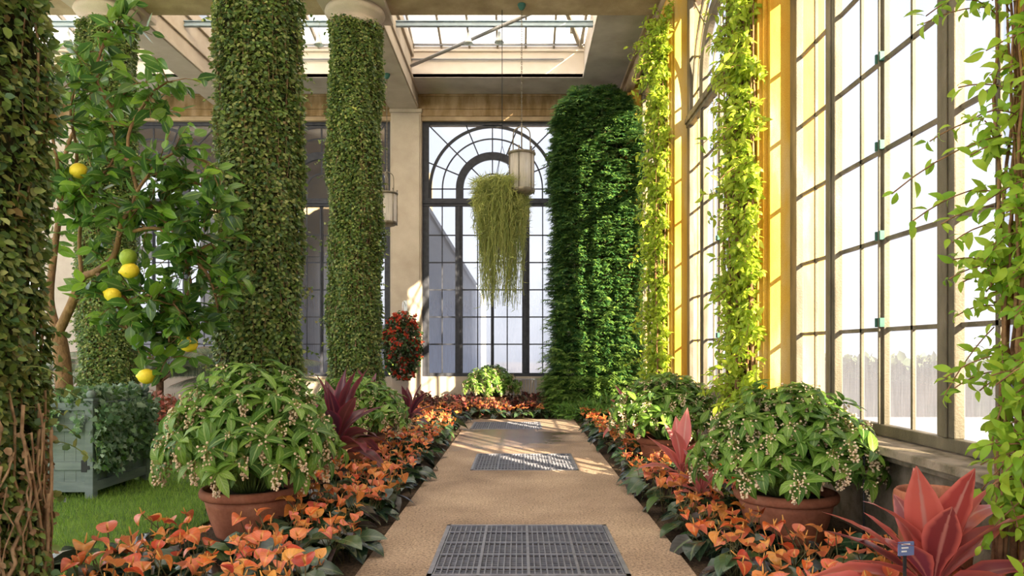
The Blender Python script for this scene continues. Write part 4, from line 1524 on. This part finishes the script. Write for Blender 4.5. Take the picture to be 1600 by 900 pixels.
# ------------------------------------------------------------------ hanging rhipsalis
rx, ry, rz = at(783, 300, 14.45)
rh = empty('hanging_rhipsalis', (rx, ry, rz), 0, 'shaggy pale green rhipsalis hanging on wires before the end window', 'hanging plant')
mb = MB()
mb.lathe([(0, -.32), (.2, -.3), (.3, -.1), (.32, .02), (.30, .02), (.27, -.1), (0, -.2)], 24)
mb.build('basket', M['drystem'], rh)
mb = MB()
mb.tube([(.02, 0, 8.6 - rz), (.02, 0, .95)], .008, 6)
for a in (0, 2.1, 4.2):
    mb.tube([(.02, 0, .95), (.3 * math.cos(a), .3 * math.sin(a), .02)], .006, 5)
mb.build('wire', M['hinge'], rh)
mb = MB()
for k in range(1500):
    a = rng.uniform(0, 2 * PI)
    big = rng.rand()
    ln = rng.uniform(.3, 1.5) if big < .75 else rng.uniform(1.5, 2.7)
    wd = rng.uniform(.1, .50) if ln < 1.1 else rng.uniform(.05, .40)
    m = 9
    t = np.linspace(0, 1, m)
    r = .10 + wd * np.sqrt(np.minimum(t * 2.2, 1)) * (1 - .25 * t)
    z = .05 + .25 * np.sin(np.minimum(t * 3, 1) * PI) * (1 - wd * .6) - np.maximum(t - .12, 0) * ln
    aa = a + np.cumsum(rng.uniform(-.12, .12, m))
    c = np.stack([r * np.cos(aa), r * np.sin(aa), z], 1) + rng.normal(size=(m, 3)) * .022
    mb.tube(c, .0042, 3, 0, False)
    if k % 2:
        mb.leaves(T_BLADE, c[2:], unit(np.stack([np.cos(aa[2:]), np.sin(aa[2:]), np.zeros(m - 2)], 1) * .7 + rdir(m - 2, -.4)), rdir(m - 2), rng.uniform(.07, .15, m - 2))
n = 3500
a = rng.uniform(0, 2 * PI, n)
zq = rng.uniform(0, 1, n) ** 1.6
r = (.55 - .2 * zq) * np.sqrt(rng.uniform(.3, 1, n))
z = .28 - 1.3 * zq
pos = np.stack([r * np.cos(a), r * np.sin(a), np.minimum(z, .05 + .3 * (1 - (r / .6) ** 2))], 1)
mb.leaves(T_BLADE, pos, unit(np.stack([np.cos(a), np.sin(a), np.zeros(n)], 1) * .7 + rdir(n, -.1)), rdir(n), rng.uniform(.10, .18, n))
mb.build('foliage', M['rhips'], rh).scale = (1.14, 1.14, 1.03)

# ------------------------------------------------------------------ lanterns
lan = empty('hanging_lantern')
mb = MB()
for k in range(54):
    z = .98 + k * .0475
    mb.tube([(.014 * math.cos(a + .2) if k % 2 else 0, 0 if k % 2 else .014 * math.cos(a), z + .034 * math.sin(a)) for a in np.linspace(0, 2 * PI, 9)], .005, 4, 0, False)
mb.build('chain', M['lanternmetal'], lan)
mb = MB()
mb.lathe([(0, .14), (.07, .14), (.085, .10), (.06, .04), (.03, 0), (0, 0)], 20)
cap = mb.build('ceiling_canopy', M['verdigris'], lan)
cap.location = (0, 0, 3.24)
mb = MB()
for a in (0, PI / 2, PI, 3 * PI / 2):
    mb.tube(smooth_pts([(.17 * math.cos(a), .17 * math.sin(a), .36), (.17 * math.cos(a), .17 * math.sin(a), .72), (.12 * math.cos(a), .12 * math.sin(a), .84), (0, 0, .9)], 4), .013, 6)
mb.tube([(0, 0, .36), (0, 0, .96)], .016, 6)
mb.build('bail', M['lanternmetal'], lan)
mb = MB()
mb.lathe([(0, .38), (.22, .375), (.28, .36), (.285, .33), (.26, .31), (0, .32)], 32)
mb.lathe([(0, -.48), (.2, -.47), (.265, -.43), (.27, -.38), (.25, -.37), (0, -.38)], 32)
for k in range(6):
    a = k * PI / 3 + .3
    mb.tube([(.258 * math.cos(a), .258 * math.sin(a), -.46), (.258 * math.cos(a), .258 * math.sin(a), .42)], .013, 6)
    mb.blob((.258 * math.cos(a), .258 * math.sin(a), .43), .022)
mb.build('frame', M['lanternmetal'], lan)
mb = MB()
mb.lathe([(.245, -.38), (.245, .32)], 36)
mb.build('glass', M['lanternglass'], lan)
mb = MB()
mb.tube([(0, 0, -.38), (0, 0, -.1)], .025, 8)
mb.blob((0, 0, -.02), .07, 0, 1.3, 12, 8)
mb.build('bulb', M['lampwhite'], lan)
o2 = copy_tree(lan)
lan.location = (.04, 14.2, 5.23)
tag(lan, 'larger-looking brass and glass lantern on a chain before the end window', 'lantern', 'hanging lanterns')
o2.location = (-3.36, 17.8, 5.23)
tag(o2, 'brass and glass lantern half hidden behind the ivy column', 'lantern', 'hanging lanterns')

# ------------------------------------------------------------------ red flower basket on the end wall
x, y, z = at(629, 540, 20.0)
fb = empty('flower_basket', (-3.30, 19.85, 1.75), 0, 'rounded wall basket of small red flowers on the stone pillar', 'flower basket')
mb = MB()
n = 2600
u = unit(rng.normal(size=(n, 3)))
zz = u[:, 2] * .95
w = np.where(zz > 0, np.sqrt(np.clip(1 - (zz / .95) ** 2, 0, 1)), np.clip(1 + zz * .25, .3, 1) * np.sqrt(np.clip(1 - (zz / .95) ** 4, 0, 1)))
xy = unit(u[:, :2])
pos = np.stack([xy[:, 0] * w * .52, xy[:, 1] * w * .42, zz], 1) * rng.uniform(.7, 1.06, n)[:, None]
mb.leaves(T_SMALL, pos, unit(np.concatenate([xy, np.full((n, 1), -.5)], 1) + rdir(n) * .6), unit(u + rdir(n) * .4), rng.uniform(.06, .12, n))
mb.build('foliage', M['begleaf'], fb)
for k in range(98):
    mb = MB() if k < 3 else None
    if k < 3:
        m = 20
        mb.blob((0, 0, 0), .03)
        mb.leaves(T_SMALL, rng.normal(size=(m, 3)) * .028, rdir(m), rdir(m), rng.uniform(.045, .08, m))
        o = mb.build('flower_cluster', M['begflower'], fb)
        FC = FC + [o] if k else [o]
    else:
        o = FC[k % 3].copy()
        COL.objects.link(o)
    i = rng.randint(n)
    while pos[i, 1] > .1 or rng.rand() < (.5 if pos[i, 2] < 0 else .1):
        i = rng.randint(n)
    o.location = pos[i] * 1.08
    o.rotation_euler = tuple(rng.uniform(0, 6, 3))
mb = MB()
mb.tube(smooth_pts([(0, .52, 1.15), (0, .2, 1.25), (0, .0, 1.15), (0, 0, .8)], 5), .014, 8)
mb.box(-.05, .05, .5, .56, 1.0, 1.3)
mb.build('wall_bracket', M['lampwhite'], fb)

# ------------------------------------------------------------------ palms beyond the lawn
def palm(loc, seed, label, nf, ln):
    rs = np.random.RandomState(seed)
    root = empty('palm', loc, 0, label, 'palm', 'palms beyond the lawn')
    mb, ms = MB(), MB()
    for k in range(nf):
        a = k * 2.4
        el = rs.uniform(.5, 1.3)
        L_ = ln * rs.uniform(.7, 1.1)
        t = np.linspace(0, 1, 12)
        hor = L_ * (t * math.cos(el) + .25 * t * t)
        z = L_ * (t * math.sin(el) - .55 * t * t) + .8
        c = np.stack([hor * math.cos(a), hor * math.sin(a), z], 1)
        ms.tube(c, np.linspace(.016, .004, 12), 5)
        m = 60
        tt = np.linspace(.2, 1, m)
        p = np.stack([np.interp(tt, t, c[:, i]) for i in range(3)], 1)
        ax = unit(np.gradient(p, axis=0))
        sd = unit(np.cross(ax, (0, 0, 1.0)))
        for s in (-1, 1):
            d = unit(sd * s + ax * .7 + np.array((0, 0, -.25)))
            mb.leaves(T_PALM, p, d, np.array((0, 0, 1.0)) + 0 * d, .55 * np.sin(np.clip(tt, .15, .97) * PI) ** .5)
    mb.build('foliage', M['palm'], root)
    ms.tube([(0, 0, 0), (0, 0, .85)], .09, 10)
    ms.build('stem', M['vinebark'], root)


palm((-9.2, 18.0, -.03), 2, 'feathery grey-green palm behind the coleus, left of the thick column', 26, 2.7)
palm((-6.9, 18.3, -.03), 3, 'feathery palm behind the thick ivy column', 18, 2.1)
palm((-12.4, 18.3, -.03), 4, 'feathery palm behind the planter and lemon tree', 18, 2.1)

# ------------------------------------------------------------------ plant labels
lb = empty('plant_label', (1.98, 3.62, -.03), .2, 'small blue and white plant label on a dark stake in the red cordyline', 'plant label')
mb = MB()
mb.box(-.008, .008, -.004, .004, 0, .60)
mb.build('stake', M['hinge'], lb)
mb = MB()
mb.box(-.045, .045, -.012, -.004, .58, .65)
p = mb.build('plate', M['tagblue'], lb)
mb = MB()
for k in range(3):
    mb.box(-.03, .02 - .01 * k, -.0145, -.0122, .635 - k * .018, .642 - k * .018)
mb.build('lettering', M['tagwhite'], p)
mb = MB()
mb.box(-.011, .011, -.004, .004, 0, .36)
mb.add([(-.011, -.004, .36), (.011, -.004, .36), (0, 0, .40), (.011, .004, .36), (-.011, .004, .36)], [(0, 1, 2), (1, 3, 2), (3, 4, 2), (4, 0, 2)])
o = mb.build('plant_marker', M['tagwhite'])
o.location = (1.93, 3.50, -.03)
tag(o, 'white pointed plastic marker stuck among the red cordyline leaves', 'plant marker')
mb = MB()
mb.tube([(0, 0, 0), (0, 0, .78)], .009, 8)
mb.blob((0, 0, .78), .014)
o = mb.build('garden_stake', M['hinge'])
o.location = (at(1350, 700, 5.6)[0], 5.6, -.03)
tag(o, 'thin dark stake standing right of the window-side pot', 'stake')

# ------------------------------------------------------------------ light, sky, camera
w = bpy.data.worlds.new('sky')
scene.world = w
w.use_nodes = True
nt = w.node_tree
bg = nt.nodes['Background']
tc = nt.nodes.new('ShaderNodeTexCoord')
sp = nt.nodes.new('ShaderNodeSeparateXYZ')
nt.links.new(tc.outputs['Generated'], sp.inputs[0])
cr = nt.nodes.new('ShaderNodeValToRGB')
cr.color_ramp.elements[0].position = 0.0
cr.color_ramp.elements[0].color = (0.95, 0.93, 0.92, 1)
cr.color_ramp.elements[1].position = 0.6
cr.color_ramp.elements[1].color = (0.78, 0.86, 1.0, 1)
nt.links.new(sp.outputs['Z'], cr.inputs[0])
nt.links.new(cr.outputs[0], bg.inputs['Color'])
bg.inputs['Strength'].default_value = 1.5
sun = bpy.data.lights.new('sun', 'SUN')
sun.energy = 48.0
sun.color = (1.0, 0.80, 0.50)
sun.angle = 0.009
so = bpy.data.objects.new('sun', sun)
COL.objects.link(so)
so.rotation_euler = Vector((-.51, .83, -.37)).to_track_quat('-Z', 'Y').to_euler()

cam = bpy.data.cameras.new('camera')
cam.sensor_width = 36
cam.lens = F / 1600 * 36
cam.shift_x = -(VX - 800) / 1600
cam.shift_y = (VY - 450) / 1600
cam.clip_end = 300
co = bpy.data.objects.new('camera', cam)
COL.objects.link(co)
co.location = (0, 0, EYE)
co.rotation_euler = (PI / 2, 0, 0)
scene.camera = co
vs = scene.view_settings
vs.view_transform = 'Standard'
vs.look = 'None'
vs.exposure = 1.1
vs.gamma = 1
vs.use_curve_mapping = False
cy = scene.cycles
cy.use_denoising = True
cy.max_bounces = 8
cy.diffuse_bounces = 5
cy.glossy_bounces = 3
cy.transmission_bounces = 4
cy.transparent_max_bounces = 10
cy.sample_clamp_indirect = 8
